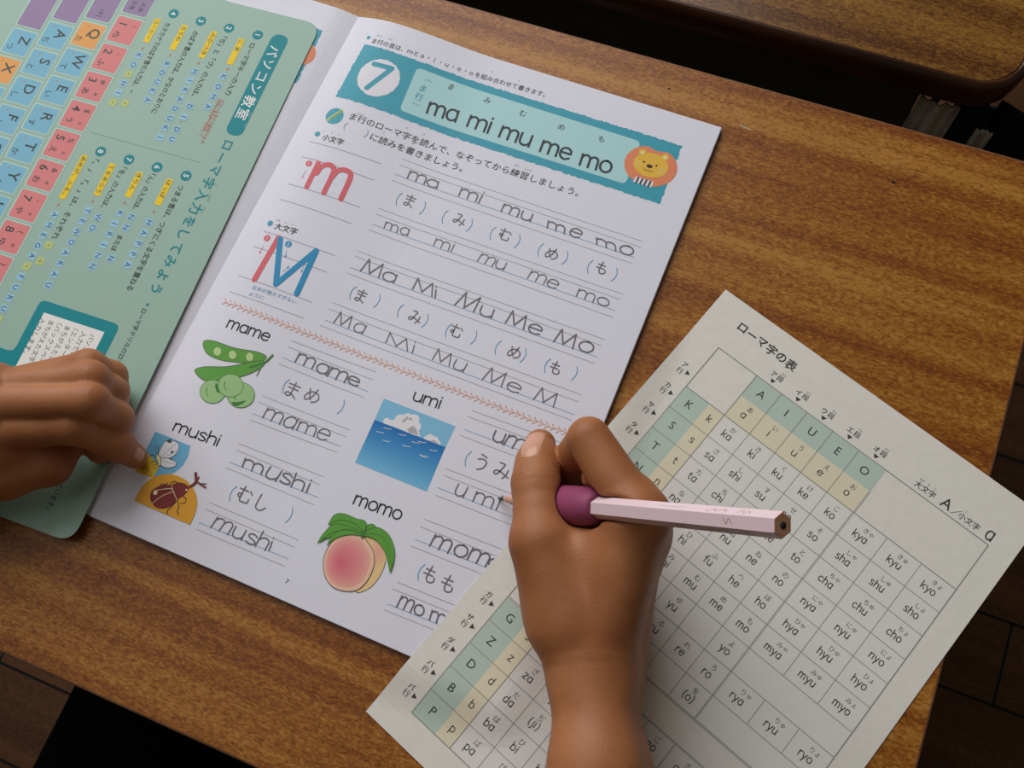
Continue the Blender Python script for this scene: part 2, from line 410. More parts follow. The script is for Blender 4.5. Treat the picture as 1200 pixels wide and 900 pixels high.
# desk facing it
M_DESK2 = wood('facing_desk_veneer', '4f2c10', '7a5220', '93702f', rough=.3, spec=.45)
M_MOULD = noisy('dark_moulding', '2c150a', '462510', 70, .28, .5, stretch=(.2, 1, 1))
X0, X1, Y0, Y1 = -499, 106.5, 355.5, 755
desk2 = empty('school_desk', ((X0+X1)/2, (Y0+Y1)/2, -660), 'wooden desk with dark rounded moulding across the gap behind the workbook', 'desk')
bm = bm_new(); slab(bm, X0+5, X1-5, Y0+5, Y1-5, 0, -14, 22, [(0, 0), (0, -14)], 0, 0, 8); bm_done('desktop', bm, [M_DESK2], desk2)
bm = bm_new(); rings = []
for ins, z in ((5.2, -1.5), (4.6, .6), (3.4, 1.5), (2.0, 1.0), (.7, -1.2), (0, -5), (.2, -10), (1.4, -17), (4, -21), (9, -23)):
    rr = 26-ins; ring = []
    for cx, cy, a0 in ((X1-26, Y1-26, 0), (X0+26, Y1-26, 90), (X0+26, Y0+26, 180), (X1-26, Y0+26, 270)):
        for k in range(9):
            t = math.radians(a0+90*k/8); ring.append(bm.verts.new((cx+rr*math.cos(t), cy+rr*math.sin(t), z)))
    rings.append(ring)
for a, b in zip(rings, rings[1:]+rings[:1]):
    for i in range(len(a)): bm.faces.new((a[i], b[i], b[(i+1) % len(a)], a[(i+1) % len(a)]))
bm_done('edge_moulding', bm, [M_MOULD], desk2, True)
bm = bm_new()
for b in ((X0+40, X1-45, Y0+12, Y1-30, -190, -188.5), (X0+40, X0+41.5, Y0+12, Y1-30, -188.5, -23), (X1-46.5, X1-45, Y0+12, Y1-30, -188.5, -23), (X0+41.5, X1-46.5, Y0+12, Y0+13.5, -188.5, -23)):
    box(bm, *b)
bm_done('book_tray', bm, [noisy('olive_steel', '3d4028', '45482e', 40, .5, .3)], desk2)
for sx in (X0+25, X1-30):
    for sy in (Y0+200, Y1-50):
        bm = bm_new(); cyl(bm, (sx, sy, -14), (sx, sy, -652), 12, n=16); lg = bm_done('leg', bm, [M_STEEL], desk2)
        bm = bm_new(); cyl(bm, (sx, sy, -645), (sx, sy, -659.5), 14, 15, 16); bm_done('rubber_foot', bm, [M_RUBBER], lg)

# cloth bag hanging in the gap, at the corner of the facing desk
M_BAGW = noisy('pale_cloth', 'b9b0a2', '8f877c', 30, .9, .1); M_BAGG = noisy('dark_green_cloth', '1d3a30', '14271f', 30, .9, .1)
bag = empty('cloth_bag', (85, 390, -330), 'pale and dark green cloth bag hanging below the corner of the facing desk', 'bag')
def drape(name, x0, x1, yb, zt, zb, m, amp, ph, n=26, nz=10, th=2.0, skew=0):
    bm = bm_new(); F = []
    for s_ in (0, 1):
        g = []
        for i in range(n+1):
            row = []
            for j in range(nz+1):
                t = i/n; q = j/nz; x = x0+(x1-x0)*t+skew*q
                y = yb+amp*math.sin(ph+t*9+q*1.3)*(.4+.6*q)+amp*.5*math.sin(2.3*ph+t*21)+s_*th-18*q*0
                row.append(bm.verts.new((x, y, zt+(zb-zt)*q)))
            g.append(row)
        F.append(g)
    for s_ in (0, 1):
        for i in range(n):
            for j in range(nz): bm.faces.new((F[s_][i][j], F[s_][i+1][j], F[s_][i+1][j+1], F[s_][i][j+1]))
    for i in range(n):
        for j in (0, nz): bm.faces.new((F[0][i][j], F[0][i+1][j], F[1][i+1][j], F[1][i][j]))
    for j in range(nz):
        for i in (0, n): bm.faces.new((F[0][i][j], F[0][i][j+1], F[1][i][j+1], F[1][i][j]))
    return bm_done(name, bm, [m], bag, True)
drape('cloth_panel', 62, 84, 363, -30, -330, M_BAGW, 2.2, .4)
drape('green_lining', 81, 101, 368, -28, -320, M_BAGG, 2.0, 1.9)
drape('folded_flap', 97, 106, 361, -40, -300, M_BAGW, 1.6, 3.1, 10)
drape('dark_sheet', 104, 210, 373, -32, -420, noisy('black_green_sheet', '0c1611', '101d16', 30, .9, .1), 5.0, .9)  # near-black sheet added beside the bag, covering the floor behind it
for xx in (70, 128):
    bm = bm_new(); pts = [(xx, 366, -32), (xx+2, 372, -27), (xx+12, 378, -24.6), (xx+22, 380, -27), (xx+26, 374, -33)]
    for a, b in zip(pts[:-1], pts[1:]): cyl(bm, a, b, 2.2, n=8)
    bm_done('strap', bm, [M_BAGG], bag)

# ================================================================== WORKBOOK
M_PAPER = noisy('workbook_paper', 'e3e3ef', 'e2e2ed', 300, .55, .25)
M_UNDER = mat('inner_pages', 'd8d4d6', .7); M_COVER = mat('workbook_cover', '8a5e66', .5)
K_TEAL = mat('ink_teal', '3a9fb4', .5); K_LTEAL = mat('ink_pale_teal', 'aed9dc', .5); K_DARK = mat('ink_charcoal', '3c4448', .6)
K_BLACK = mat('ink_black', '303136', .6); K_GREY = mat('ink_grey', '8f8d95', .6); K_RULE = mat('ink_rule', 'a5a2aa', .6)
K_BLUE = mat('ink_line_blue', '8fb4d2', .6); K_BRACK = mat('ink_bracket_blue', '5f9fc6', .6); K_MBLUE = mat('ink_blue', '1f8fc0', .5)
K_RED = mat('ink_rose', 'd8636c', .5); K_VINE = mat('ink_vine_orange', 'dd9a72', .6); K_WHITE = mat('ink_white', 'e6e4ee', .55)
K_PENCIL = mat('graphite', '68666e', .45, .5)
K_ORANGE = mat('ink_orange', 'e2875f', .5); K_YEL = mat('ink_yellow', 'e6b83e', .5); K_BROWN = mat('ink_dark_brown', '3a2722', .5)
K_CREAM = mat('ink_cream', 'efe0b0', .5)
K_G1 = mat('ink_pod_green', '5da03a', .5); K_G2 = mat('ink_bean_green', '9cc787', .5); K_G3 = mat('ink_pea_pale', 'b9d58f', .5); K_G4 = mat('ink_deep_green', '3f7a34', .5); K_OUT = mat('ink_outline', '4a4f4a', .6)
WO = np.array([-242.426, 293.266]); WA = math.radians(-1.01706); PWD, PHT = 210.3, 301.0
def bulge(u, v):
    u = np.asarray(u, float); v = np.asarray(v, float)
    g = np.where(u < 25, np.sin(np.pi/2*np.clip(u, 0, 25)/25), np.cos(np.pi/2*np.clip((u-25)/62, 0, 1))**2)
    return 3.0+(4.4-2.6*np.clip(v/PHT, 0, 1))*g
def page_pos(u, v, h):
    u, v = np.asarray(u, float), np.asarray(v, float); c, s = math.cos(WA), math.sin(WA)
    return np.stack([WO[0]+c*u+s*v, WO[1]+s*u-c*v, bulge(u, v)+h], 1)
def page_uv(px, py, zf=bulge):
    z = 3.0; c, s = math.cos(WA), math.sin(WA)
    for _ in range(4):
        d = at(px, py, z)[:2]-WO; u, v = c*d[0]+s*d[1], s*d[0]-c*d[1]; z = float(zf(u, v))
    return (u, v)
wb = empty('workbook', (-140, 140, 0), 'open white workbook page with a teal title banner and pencilled letter practice', 'book')
def grid(u0, u1, v0, v1, du, dv):
    us = np.linspace(u0, u1, max(2, int(round((u1-u0)/du))+1)); vs = np.linspace(v0, v1, max(2, int(round((v1-v0)/dv))+1))
    U, Vv = np.meshgrid(us, vs, indexing='ij'); n, m = len(us), len(vs)
    f = [(i*m+j, i*m+j+1, (i+1)*m+j+1, (i+1)*m+j) for i in range(n-1) for j in range(m-1)]
    return U.ravel(), Vv.ravel(), f, n, m
def sheet(U, Vv, f, n, m, pos, top, bot):
    """closed thin sheet: top surface h = top, underside h = bot"""
    A, B = pos(U, Vv, top), pos(U, Vv, bot); N = len(A)
    fs = list(f)+[tuple(i+N for i in t[::-1]) for t in f]
    rim = [j for j in range(m)]+[i*m+m-1 for i in range(1, n)]+[(n-1)*m+j for j in range(m-2, -1, -1)]+[i*m for i in range(n-2, 0, -1)]
    K = len(rim)                                    # the rim has its own corners so the top shades flat up to its edge
    for i in range(K): j = (i+1) % K; fs.append((2*N+j, 2*N+i, 2*N+K+i, 2*N+K+j))
    return np.concatenate([A, B, A[rim], B[rim]]), fs
# top sheet with its print
ik = Ink(page_uv, 2.5); P = ik.P
def rule4(l, r, lens=None):
    for k, (a, b) in enumerate(zip(l, r)):
        ik.stroke([P(a), P(b)], .27 if k != 2 else .36, K_BLUE if k == 2 else K_RULE, 0, False, 4)
def on(a, b, x):
    return P((x, a[1]+(b[1]-a[1])*(x-a[0])/(b[0]-a[0])))
def hand(rowline, spans, xh=4.6, w=.62, slant=.0):
    a, b = rowline
    for t, x0, x1 in spans: ik.word(t, on(a, b, x0), on(a, b, x1), xh, w, K_PENCIL, 2, slant, .26)
def brackets(cells, size=8.5):
    for o_, k_, c_ in cells:
        e = np.array((1.0, 0.02))
        for ch, p in (('(', o_), (')', c_)):
            if p is None: continue
            q = P(p); w_, st = glyph_strokes(ch)
            for s_ in st: ik.stroke([q+np.array([(a[0]-1.1)*.95, -(a[1]-3.1)*.85]) for a in s_], .42, K_BRACK, 1)
        for ch, p in k_: ik.kana(ch, P(p), size, .62, K_PENCIL, e, 2)
# row 1..4 of ma mi mu me mo
R1 = ([(471, 186), (468, 193), (463, 204), (459, 211)], [(753, 283), (751.6, 290), (744, 302), (741.5, 309)])
R2 = ([(444, 244), (440, 250.5), (436.5, 262.5), (432, 269)], [(730.5, 345), (727, 351), (721, 364), (718.6, 372)])
R3 = ([(419, 294), (416, 300), (410, 313), (406.7, 319.7)], [(709, 398), (705, 405), (700, 418.5), (697, 426)])
R4 = ([(390, 354.7), (385, 361.7), (381, 375), (375, 381)], [(682, 463), (678, 471), (673, 486), (670, 492.6)])
for R in (R1, R2, R3, R4): rule4(*R)
BL_ = lambda R: (R[0][2], R[1][2])
hand(BL_(R1), [('ma', 476, 513), ('mi', 536, 563), ('mu', 586, 621), ('me', 642, 679), ('mo', 698, 740)], 4.7, .78)
hand(BL_(R2), [('ma', 450, 478), ('mi', 507, 530), ('mu', 559, 591), ('me', 617, 652), ('mo', 674, 711)], 4.3, .58)
hand(BL_(R3), [('Ma', 421, 463), ('Mi', 481, 513), ('Mu', 532, 575), ('Me', 591, 632), ('Mo', 648, 692)], 5.0, .78)
hand(BL_(R4), [('Ma', 390, 424), ('Mi', 452, 488), ('Mu', 505, 543), ('Me', 564, 607), ('M', 624, 650)], 4.6, .6)
brackets([((467, 233), [('ま', (480, 235.5))], (496, 244)), ((521, 253.5), [('み', (539, 257))], (551, 264)), ((577, 273), [('む', (592, 275))], (607, 283)),
          ((633, 292.5), [('め', (647, 297))], (663, 302.6)), ((691, 312), [('も', (705, 314))], (721, 322)),
          ((413, 343), [('ま', (423, 347))], (442.5, 353)), ((468.7, 364), [('み', (487, 371))], (499, 376)), ((525, 387), [('む', (535, 388))], (556, 396)),
          ((583, 407), [('め', (603, 412.5))], (614, 417)), ((641, 428), [('も', (651, 431))], (674, 438))], 7.2)
# heading line and instruction
ik.disc(P((432, 44)), 1.15, K_TEAL, 1, 14)
ik.text('ま行の音は、ｍとａ・ｉ・ｕ・ｅ・ｏを組み合わせて書きます。', P((435.5, 50)), P((638, 113.5)), 3.5, K_BLACK, 1)
for t, p in (('ぎょう', (445, 42)), ('おと', (458, 46)), ('く', (560, 79)), ('あ', (577, 84)), ('か', (608, 95))):
    ik.char(t, P(p), (1, 0), 1.2, K_GREY, 1)
ik.disc(P((392, 136)), 5.0, K_TEAL, 0, 28, cut=3)
K_LEAF = mat('ink_lime', 'c9d977', .5)
pa, pb = P((382, 142)), P((402, 129)); dd = (pb-pa)/np.linalg.norm(pb-pa); nn = np.array([-dd[1], dd[0]])
ik.poly([pa, pa+dd*1.6+nn*.8, pb+nn*.8, pb-nn*.8, pa+dd*1.6-nn*.8], K_LEAF, 1); ik.stroke([pa+dd*2, pb-dd*.6], .3, K_G4, 2); ik.stroke([pa+dd*2+nn*.4, pb-dd*.6+nn*.4], .2, K_OUT, 2)
ik.text('ま行のローマ字を読んで、なぞってから練習しましょう。', P((409, 139)), P((677, 230)), 4.7, K_DARK, 1, .003)
for t, p in (('ぎょう', (423, 134)), ('じ', (477, 150)), ('よ', (497, 157)), ('れん', (606, 194)), ('しゅう', (619, 199)), ('よ', (450, 155)), ('か', (484, 168))):
    ik.char(t, P(p), (1, 0), 1.4, K_GREY, 1)
for ch, p in (('(', (405, 148)), (')', (429.5, 156.5))):
    q = P(p)
    for s_ in glyph_strokes(ch)[1]: ik.stroke([q+np.array([(a[0]-1.1)*.9, -(a[1]-3.1)*.55]) for a in s_], .35, K_BRACK, 1)
ik.text('に読みを書きましょう。', P((433, 163)), P((541, 201)), 4.7, K_DARK, 1, .003)
for p, q, q2, t in (((372, 157), (377, 163), (401, 170), '小文字'), ((316.6, 261.6), (321, 267.5), (347, 275), '大文字')):
    ik.disc(P(p), 1.55, K_TEAL, 1, 16); ik.text(t, P(q), P(q2), 4.0, K_BLACK, 1, .01)
for t, p in (('こ', (380, 153)), ('も', (389, 155.5)), ('じ', (398, 158)), ('おお', (326, 258)), ('も', (335, 261)), ('じ', (343, 263))): ik.char(t, P(p), (1, 0), 1.2, K_GREY, 1)
# model letters
for a, b in (((363, 166), (447, 192)), ((354, 183.6), (438, 211)), ((338, 215.6), (422, 243)), ((328, 233.6), (412, 262)),
             ((309, 271), (392.5, 299.5)), ((297.5, 289), (383, 319)), ((280, 323), (366, 354.5)), ((269, 342), (356, 373))):
    ik.stroke([P(a), P(b)], .34, K_RULE, 0, False, 4)
def curve(pts, w, m, layer, sm=True):
    q = [P(p) for p in pts]; ik.stroke(cr(q, 7) if sm else q, w, m, layer)
curve([(373, 191), (359.5, 219)], 2.8, K_RED, 2, False); curve([(371, 203), (377, 195.5), (385, 193), (391, 197), (389.5, 205), (379.5, 226)], 2.8, K_RED, 3)
curve([(389, 208), (395, 201), (403, 199), (410.5, 203), (409.5, 211), (399.5, 233)], 2.8, K_RED, 4)
curve([(326.5, 278.5), (298.3, 327.5)], 3.0, K_RED, 2, False); curve([(328.5, 280), (323.5, 333)], 3.0, K_MBLUE, 3, False)
curve([(323.5, 333), (370.5, 294)], 3.0, K_MBLUE, 4, False); curve([(370.5, 294), (347.8, 344)], 3.0, K_MBLUE, 5, False)
for p, m, t in (((362, 191.6), K_RED, '1'), ((313, 279), K_RED, '1'), ((338, 286), K_MBLUE, '2')):
    ik.disc(P(p), 1.8, m, 1, 16); ik.char(t, P(p), (1, 0), 2.7, K_WHITE, 2)
def arrow(a, b, m, s=.9):
    a, b = P(a), P(b); d = (b-a)/np.linalg.norm(b-a); n = np.array([-d[1], d[0]])
    ik.stroke([a, b], .22, m, 1); ik.poly([b+d*s, b-d*s*.6+n*s*.6, b-d*s*.6-n*s*.6], m, 2)
arrow((358.5, 200), (354.5, 207.5), K_RED, .7); arrow((309, 288), (304.5, 296), K_RED); arrow((336, 293), (334.7, 300.5), K_MBLUE); arrow((331, 319), (338, 313), K_MBLUE); arrow((357, 309), (353.7, 318), K_MBLUE)
ik.text('左右が開きすぎない', P((295, 338)), P((346.5, 356)), 2.4, K_BRACK, 1); ik.text('ように', P((291.5, 345.5)), P((308, 351)), 2.4, K_BRACK, 1)
# orange vine
va, vb = P((263, 353.5)), P((668, 509)); n_ = 62; e_ = (vb-va)/np.linalg.norm(vb-va); q_ = np.array([-e_[1], e_[0]]); Ln = np.linalg.norm(vb-va)
ik.stroke([va+e_*Ln*k/120+q_*.35*math.sin(k*.9) for k in range(121)], .32, K_VINE, 0, True)
for k in range(n_):
    c = va+e_*Ln*(k+.5)/n_
    for sg in (-1, 1):
        d = (-e_*.78+q_*sg*.62); t = c+d*2.1; ik.stroke([c, t], .22, K_VINE, 1)
        ik.disc(t, .62, K_VINE, 1, 8, .3, math.atan2(d[1], d[0]))
# vocabulary words
for t, a, b, xh in (('mame', (264.5, 383), (313, 400), 4.0), ('mushi', (201.5, 504), (255, 523), 3.9), ('umi', (482.5, 468.5), (515, 479), 4.1), ('momo', (413, 590), (468, 609.5), 4.3)):
    ik.word(t, P(a), P(b), xh, .74, K_BLACK, 1, 0.0)
G1 = ([(341, 399), (337, 406), (331, 419), (326, 426)], [(441, 436), (437, 445), (432, 459), (427, 466)])
G2 = ([(307, 463.6), (303, 471), (296, 484.7), (293, 492)], [(410, 504), (406, 512), (399, 523), (395, 530)])
H1 = ([(279.5, 519.6), (276, 527), (268, 541), (265, 548)], [(380, 559), (375.6, 568.6), (373, 583), (368, 591.5)])
H2 = ([(245, 588.5), (241, 596.6), (233, 612), (230, 620)], [(350, 633), (345, 641), (338, 655), (334, 663.6)])
U1 = ([(553, 481), (548, 488), (543.6, 503), (539, 510)], [(664, 521), (660, 529), (655, 545), (650, 552)])
U2 = ([(522, 549), (520, 557), (512, 571), (510, 580)], [(634, 592), (632, 600), (624, 615), (622, 624)])
O1 = ([(496.5, 608), (492, 617), (486.5, 632), (482, 640)], [(610, 652), (606, 661), (600, 677), (596, 685)])
O2 = ([(465, 682), (460, 690), (454, 707.5), (450, 714.5)], [(580, 728), (575, 737), (569, 754), (565, 761)])
for R in (G1, G2, H1, H2, U1, U2, O1, O2): rule4(*R)
hand(BL_(G1), [('mame', 345, 421)], 5.0, .8); hand(BL_(G2), [('mame', 306, 382)], 5.0, .66)
hand(BL_(H1), [('mushi', 283, 361)], 4.8, .8); hand(BL_(H2), [('mushi', 247, 317)], 4.8, .68)
hand(BL_(U1), [('um', 575, 612), ('i', 622, 626)], 5.0, .8); hand(BL_(U2), [('u', 531, 543), ('mi', 553, 582)], 5.0, .66)
hand(BL_(O1), [('momo', 503, 586)], 5.2, .8); hand(BL_(O2), [('mo', 463, 493), ('mo', 503, 534)], 5.0, .72)
brackets([((334.6, 452), [('ま', (343, 457)), ('め', (366.5, 463))], (400.6, 477)), ((272.5, 578), [('む', (287, 580)), ('し', (306, 589.6))], (340, 604)),
          ((548, 537), [('う', (565, 542)), ('み', (589, 551))], None), ((493, 670), [('も', (504, 673)), ('も', (525, 684))], None)], 8.4)
ik.char('7', P((336.5, 681.5)), (1, .05), 3.0, K_BLACK, 1)
U, Vv, f, n, m = grid(0, PWD, 0, PHT, 3, 3)
bv, bf = sheet(U, Vv, f, n, m, page_pos, 0, -.12)
me = ik.mesh('practice_page', page_pos, (bv, bf, [M_PAPER], [0]*len(bf)))
pg = link('practice_page', me, wb)
me.polygons.foreach_set('use_smooth', [i < len(f) for i in range(len(me.polygons))])
def printed(name, ik_, label=None):
    o_ = link(name, ik_.mesh(name, page_pos), pg)
    if label: o_['label'] = label
    return o_
# title banner
ik = Ink(page_uv, 2.5); P = ik.P
ik.poly(rough_edge([P((427.5, 52)), P((799.5, 171)), P((773, 239)), P((393, 113))], 1.0, .38, 3), K_TEAL, 0, 3)
ik.poly(rrect([P((489, 79)), P((751, 166)), P((733, 216)), P((468, 129))], 3), K_LTEAL, 1, 3)
c7 = P((443.5, 91)); ik.poly([c7+np.array([math.cos(t), math.sin(t)])*(11.6+.25*rng.uniform(-1, 1)) for t in np.linspace(0, 2*math.pi, 60, False)], K_WHITE, 1, 3)
ik.stroke([P((438.5, 75)), P((459.5, 80.5))], 2.9, K_TEAL, 2); ik.stroke([P((459.5, 80.5)), P((430, 103))], 2.9, K_TEAL, 3)
for t, x0, y0, x1, y1 in (('ma', 499, 132, 534, 143), ('mi', 546, 147.5, 573, 156.5), ('mu', 583.5, 160, 619.5, 172), ('me', 631.5, 177, 666, 188), ('mo', 678, 193, 714, 203.5)):
    ik.word(t, P((x0, y0)), P((x1, y1)), 6.6, 1.3, K_DARK, 2, -.06)
for t, p in (('ま', (529, 102)), ('み', (571, 118)), ('む', (613, 133)), ('め', (658, 149)), ('も', (705, 163))): ik.char(t, P(p), (1, 0), 4.2, K_DARK, 2, .008)
for t, p in (('ま', (496, 104)), ('行', (491, 113.5))): ik.char(t, P(p), (1, 0), 4.6, K_TEAL, 2, .015)
for p in ((502, 94.5), (487.5, 122.5)):
    q = P(p); sg = 1 if p[1] < 100 else -1
    ik.stroke([q+np.array([-1.8, sg*.9]), q+np.array([-1.8, 0]), q+np.array([1.8, 0]), q+np.array([1.8, sg*.9])], .3, K_TEAL, 2, False)
K_BELT = [K_WHITE, K_OUT]
lc = P((762.5, 194.5)); 
ik.poly([lc+1.14*np.array([math.cos(t)*12.0, math.sin(t)*10.3-(1.6*math.exp(-((t+math.pi*.5)/.25)**2)*-1 if False else 0)+2.2*math.exp(-((abs(t-1.5*math.pi))/.32)**2)]) for t in np.linspace(0, 2*math.pi, 60, False)], K_ORANGE, 2, 0)
ik.disc(lc+1.14*np.array([-5.8, -5.4]), 2.0, K_YEL, 3, 16); ik.disc(lc+1.14*np.array([4.6, -6.4]), 2.0, K_YEL, 3, 16)
ik.disc(lc+1.14*np.array([-5.8, -5.2]), 1.0, K_CREAM, 4, 12); ik.disc(lc+1.14*np.array([4.6, -6.2]), 1.0, K_CREAM, 4, 12)
ik.poly([lc+1.14*np.array([math.cos(t)*8.0, math.sin(t)*6.2-.3]) for t in np.linspace(0, 2*math.pi, 40, False)], K_YEL, 5)
for dx in (-3.3, 2.6): ik.disc(lc+1.14*np.array([dx-.2, -.9]), .6, K_BROWN, 6, 10)
ik.disc(lc+1.14*np.array([-.4, .4]), 1.6, K_BROWN, 6, 16, 1.1); ik.stroke(cr([lc+1.14*np.array(p) for p in ((-2.4, 2.2), (-1.4, 3.0), (-.3, 2.4), (.8, 3.0), (1.9, 2.1))], 5), .3, K_BROWN, 6)
for sg in (-1, 1):
    for k in (-1, 0, 1): ik.stroke([lc+1.14*np.array([sg*4.2-.2, 1.2+k*.9]), lc+1.14*np.array([sg*7.4-.2, .8+k*1.5])], .2, K_CREAM, 6)
for k in range(9):
    x = -4.4+k*.95; ik.poly([lc+1.14*np.array(p) for p in ((x, 7.2), (x+.95, 7.3), (x+.75, 10.4), (x-.2, 10.3))], K_BELT[k % 2], 6)
printed('title_banner', ik, 'teal banner with a white 7 and a small orange animal face')
# illustration: peas and beans
ik = Ink(page_uv, 2.5); P = ik.P
Z = lambda x, y: P((220+x/5.4545, 360+y/5.4545))
def shape(pts, m, layer, outline=K_OUT, w=.28, sm=True, close=True, z=None):
    q = [(z or Z)(*p) for p in pts]; q = cr(q, 5, True) if sm else q
    ik.poly(q, m, layer)
    if outline: ik.stroke(list(q)+[q[0]], w, outline, layer+1)
shape([(100, 222), (160, 214), (300, 260), (450, 287), (505, 322), (440, 356), (300, 352), (190, 332), (118, 290)], K_G1, 0)
for c in ((190, 283), (287, 305), (396, 318)): shape([(c[0]+26*math.cos(t), c[1]+29*math.sin(t)) for t in np.linspace(0, 2*math.pi, 8, False)], K_G3, 2, K_G4, .2)
shape([(45, 405), (110, 381), (250, 380), (400, 352), (490, 345), (466, 390), (350, 442), (200, 466), (105, 468)], K_G1, 4)
ik.stroke(cr([Z(400, 385), Z(450, 370), Z(500, 350), Z(543, 308)], 5), 1.1, K_G4, 6); ik.stroke([Z(466, 392), Z(442, 438)], .5, K_G4, 6)
for c, r in (((160, 540), 80), ((340, 562), 86), ((275, 502), 79)):
    L0 = {160: 6, 340: 8, 275: 10}[c[0]]
    shape([(c[0]+r*math.cos(t)*1.02, c[1]+r*.93*math.sin(t)) for t in np.linspace(0, 2*math.pi, 12, False)], K_G2, L0, K_G4, .25)
    ik.stroke(cr([Z(c[0]-r*.45, c[1]-r*.3), Z(c[0]-r*.5, c[1]+.1*r), Z(c[0]-r*.35, c[1]+.35*r)], 4), .35, K_G4, L0+2)
ik.poly([Z(*p) for p in ((282, 608), (330, 606), (378, 596), (350, 620), (318, 632), (290, 628))], K_G4, 9); ik.poly([Z(*p) for p in ((180, 480), (200, 510), (206, 552), (186, 540), (176, 510))], K_G4, 9)
printed('pea_illustration', ik, 'green pea pods and beans')
# illustration: sea
ik = Ink(page_uv, 2.5); P = ik.P
TL, TR, BR, BLc = P((450, 467)), P((534, 499.6)), P((500, 576)), P((416, 542))
HL, HR = P((439, 492)), P((522, 524))
def mixc(a, b, t): return tuple(round(a[i]+(b[i]-a[i])*t) for i in range(3))
ik.poly([TL, TR, HR, HL], mat('ink_sky', '7fbfe0', .5), 0)
ns = 12
for k in range(ns):
    m_ = mat('ink_sea_tone', '000000') if False else mat('ink_sea_%d' % k, mixc((26, 116, 186), (116, 186, 224), k/(ns-1)), .5)
    a, b = k/ns, (k+1)/ns
    ik.poly([HL+(BLc-HL)*a, HR+(BR-HR)*a, HR+(BR-HR)*b, HL+(BLc-HL)*b], m_, 0)
Z2 = lambda x, y: P((400+x/5, 430+y/5))
K_CLOUD = mat('ink_cloud', 'e8e6ea', .55); K_CGREY = mat('ink_cloud_grey', 'b5b0b2', .55)
def cloud(base, bumps, layer):
    for (x, y, r) in bumps: ik.disc(Z2(x, y), r/5*.38, K_CLOUD, layer, 16)
    ik.poly([Z2(*p) for p in base], K_CLOUD, layer)
cloud([(240, 325), (345, 300), (440, 300), (462, 410)], [(265, 318, 22), (290, 328, 20), (345, 310, 36), (385, 305, 38), (425, 310, 36), (440, 350, 30), (430, 385, 26), (400, 350, 40), (350, 340, 26)], 1)
cloud([(480, 416), (520, 405), (565, 440), (585, 460)], [(520, 418, 26), (545, 430, 26), (565, 448, 18), (500, 418, 16)], 1)
for x, y in ((365, 318), (385, 300), (405, 305), (372, 312)): ik.disc(Z2(x, y), .75, K_CGREY, 2, 9)
ik.poly([Z2(*p) for p in ((385, 365), (420, 345), (440, 365), (452, 402), (400, 385))], K_CGREY, 2); ik.poly([Z2(*p) for p in ((520, 432), (545, 428), (572, 455))], K_CGREY, 2)
ik.poly([HL, HR, HR+(BR-HR)*.05, HL+(BLc-HL)*.05], MATS['ink_sea_0'], 3)
for x, y in ((270, 360), (228, 382), (358, 397), (265, 433), (435, 442), (475, 440), (380, 463), (540, 488), (478, 518), (490, 526)):
    ik.stroke([Z2(x-22, y-4), Z2(x-8, y), Z2(x-2, y+3), Z2(x+22, y+5)], .28, K_CLOUD, 4)
printed('sea_illustration', ik, 'blue sea under white clouds')
# illustration: peach
ik = Ink(page_uv, 2.5); P = ik.P
Z4 = lambda x, y: P((350+x/4.285, 560+y/4.285))
K_PEACHR = mat('ink_peach_base', 'efb9a6', .5); K_PYEL = mat('ink_peach_yellow', 'eccb92', .5)
sh = lambda pts, m, l, o=K_OUT, w=.3: shape(pts, m, l, o, w, True, True, Z4)
sh([(330, 300), (385, 300), (425, 340), (438, 400), (425, 460), (390, 520), (345, 560), (285, 567), (310, 420)], K_PYEL, 0)
for k in range(6):
    t = k/6; ik.disc(Z4(395-4*t, 375), 5.2*(1-t)+.4, mat('ink_peach_side_%d' % k, mixc((236, 200, 148), (236, 170, 152), t**.7), .5), 2+k, 26, 7.6*(1-t)+.4, .25)
lobe = [(322, 295), (260, 278), (185, 305), (140, 365), (124, 430), (135, 500), (175, 550), (240, 570), (300, 560), (350, 510), (378, 440), (378, 380), (355, 335)]
sh(lobe, mat('ink_peach_0', 'efc3a8', .5), 8)
for k in range(1, 9):
    t = k/9; cx, cy = 248-40*t, 428-6*t
    ik.poly(cr([Z4(cx+(x-248)*(1-t)*.97, cy+(y-428)*(1-t)*.97) for x, y in lobe], 4, True), mat('ink_peach_%d' % k, mixc((239, 190, 166), (219, 104, 122), t**.6), .5), 9+k)
def leaf(one, two, L0):
    q = cr([Z4(*p) for p in one], 6)[:-1]+cr([Z4(*p) for p in two], 6)[:-1]; ik.poly(q, K_G1, L0); ik.stroke(q+[q[0]], .25, K_G4, L0+1)
leaf([(325, 290), (300, 248), (250, 220), (190, 222), (130, 275), (95, 328)], [(95, 328), (150, 300), (210, 284), (270, 276), (325, 290)], 19)
leaf([(332, 278), (338, 222), (290, 205), (225, 180), (180, 188), (148, 236)], [(148, 236), (200, 232), (270, 248), (332, 278)], 21)
leaf([(322, 291), (280, 262), (225, 260), (170, 290), (142, 342)], [(142, 342), (185, 305), (250, 286), (322, 291)], 23)
leaf([(324, 290), (350, 262), (400, 250), (452, 285), (480, 355), (478, 420), (460, 478)], [(460, 478), (448, 420), (430, 365), (395, 318), (360, 298), (324, 290)], 25)
leaf([(340, 266), (345, 240), (372, 233), (392, 248)], [(392, 248), (366, 256), (340, 266)], 27)
for q in ([(320, 285), (250, 262), (170, 275), (120, 310)], [(330, 275), (290, 235), (220, 212), (165, 225)], [(330, 285), (400, 285), (445, 330), (464, 440)]): ik.stroke(cr([Z4(*p) for p in q], 4), .2, K_G4, 29)
ik.stroke(cr([Z4(*p) for p in ((318, 300), (328, 285), (342, 250))], 4), .9, K_G4, 29)
printed('peach_illustration', ik, 'pink peach with two green leaves')
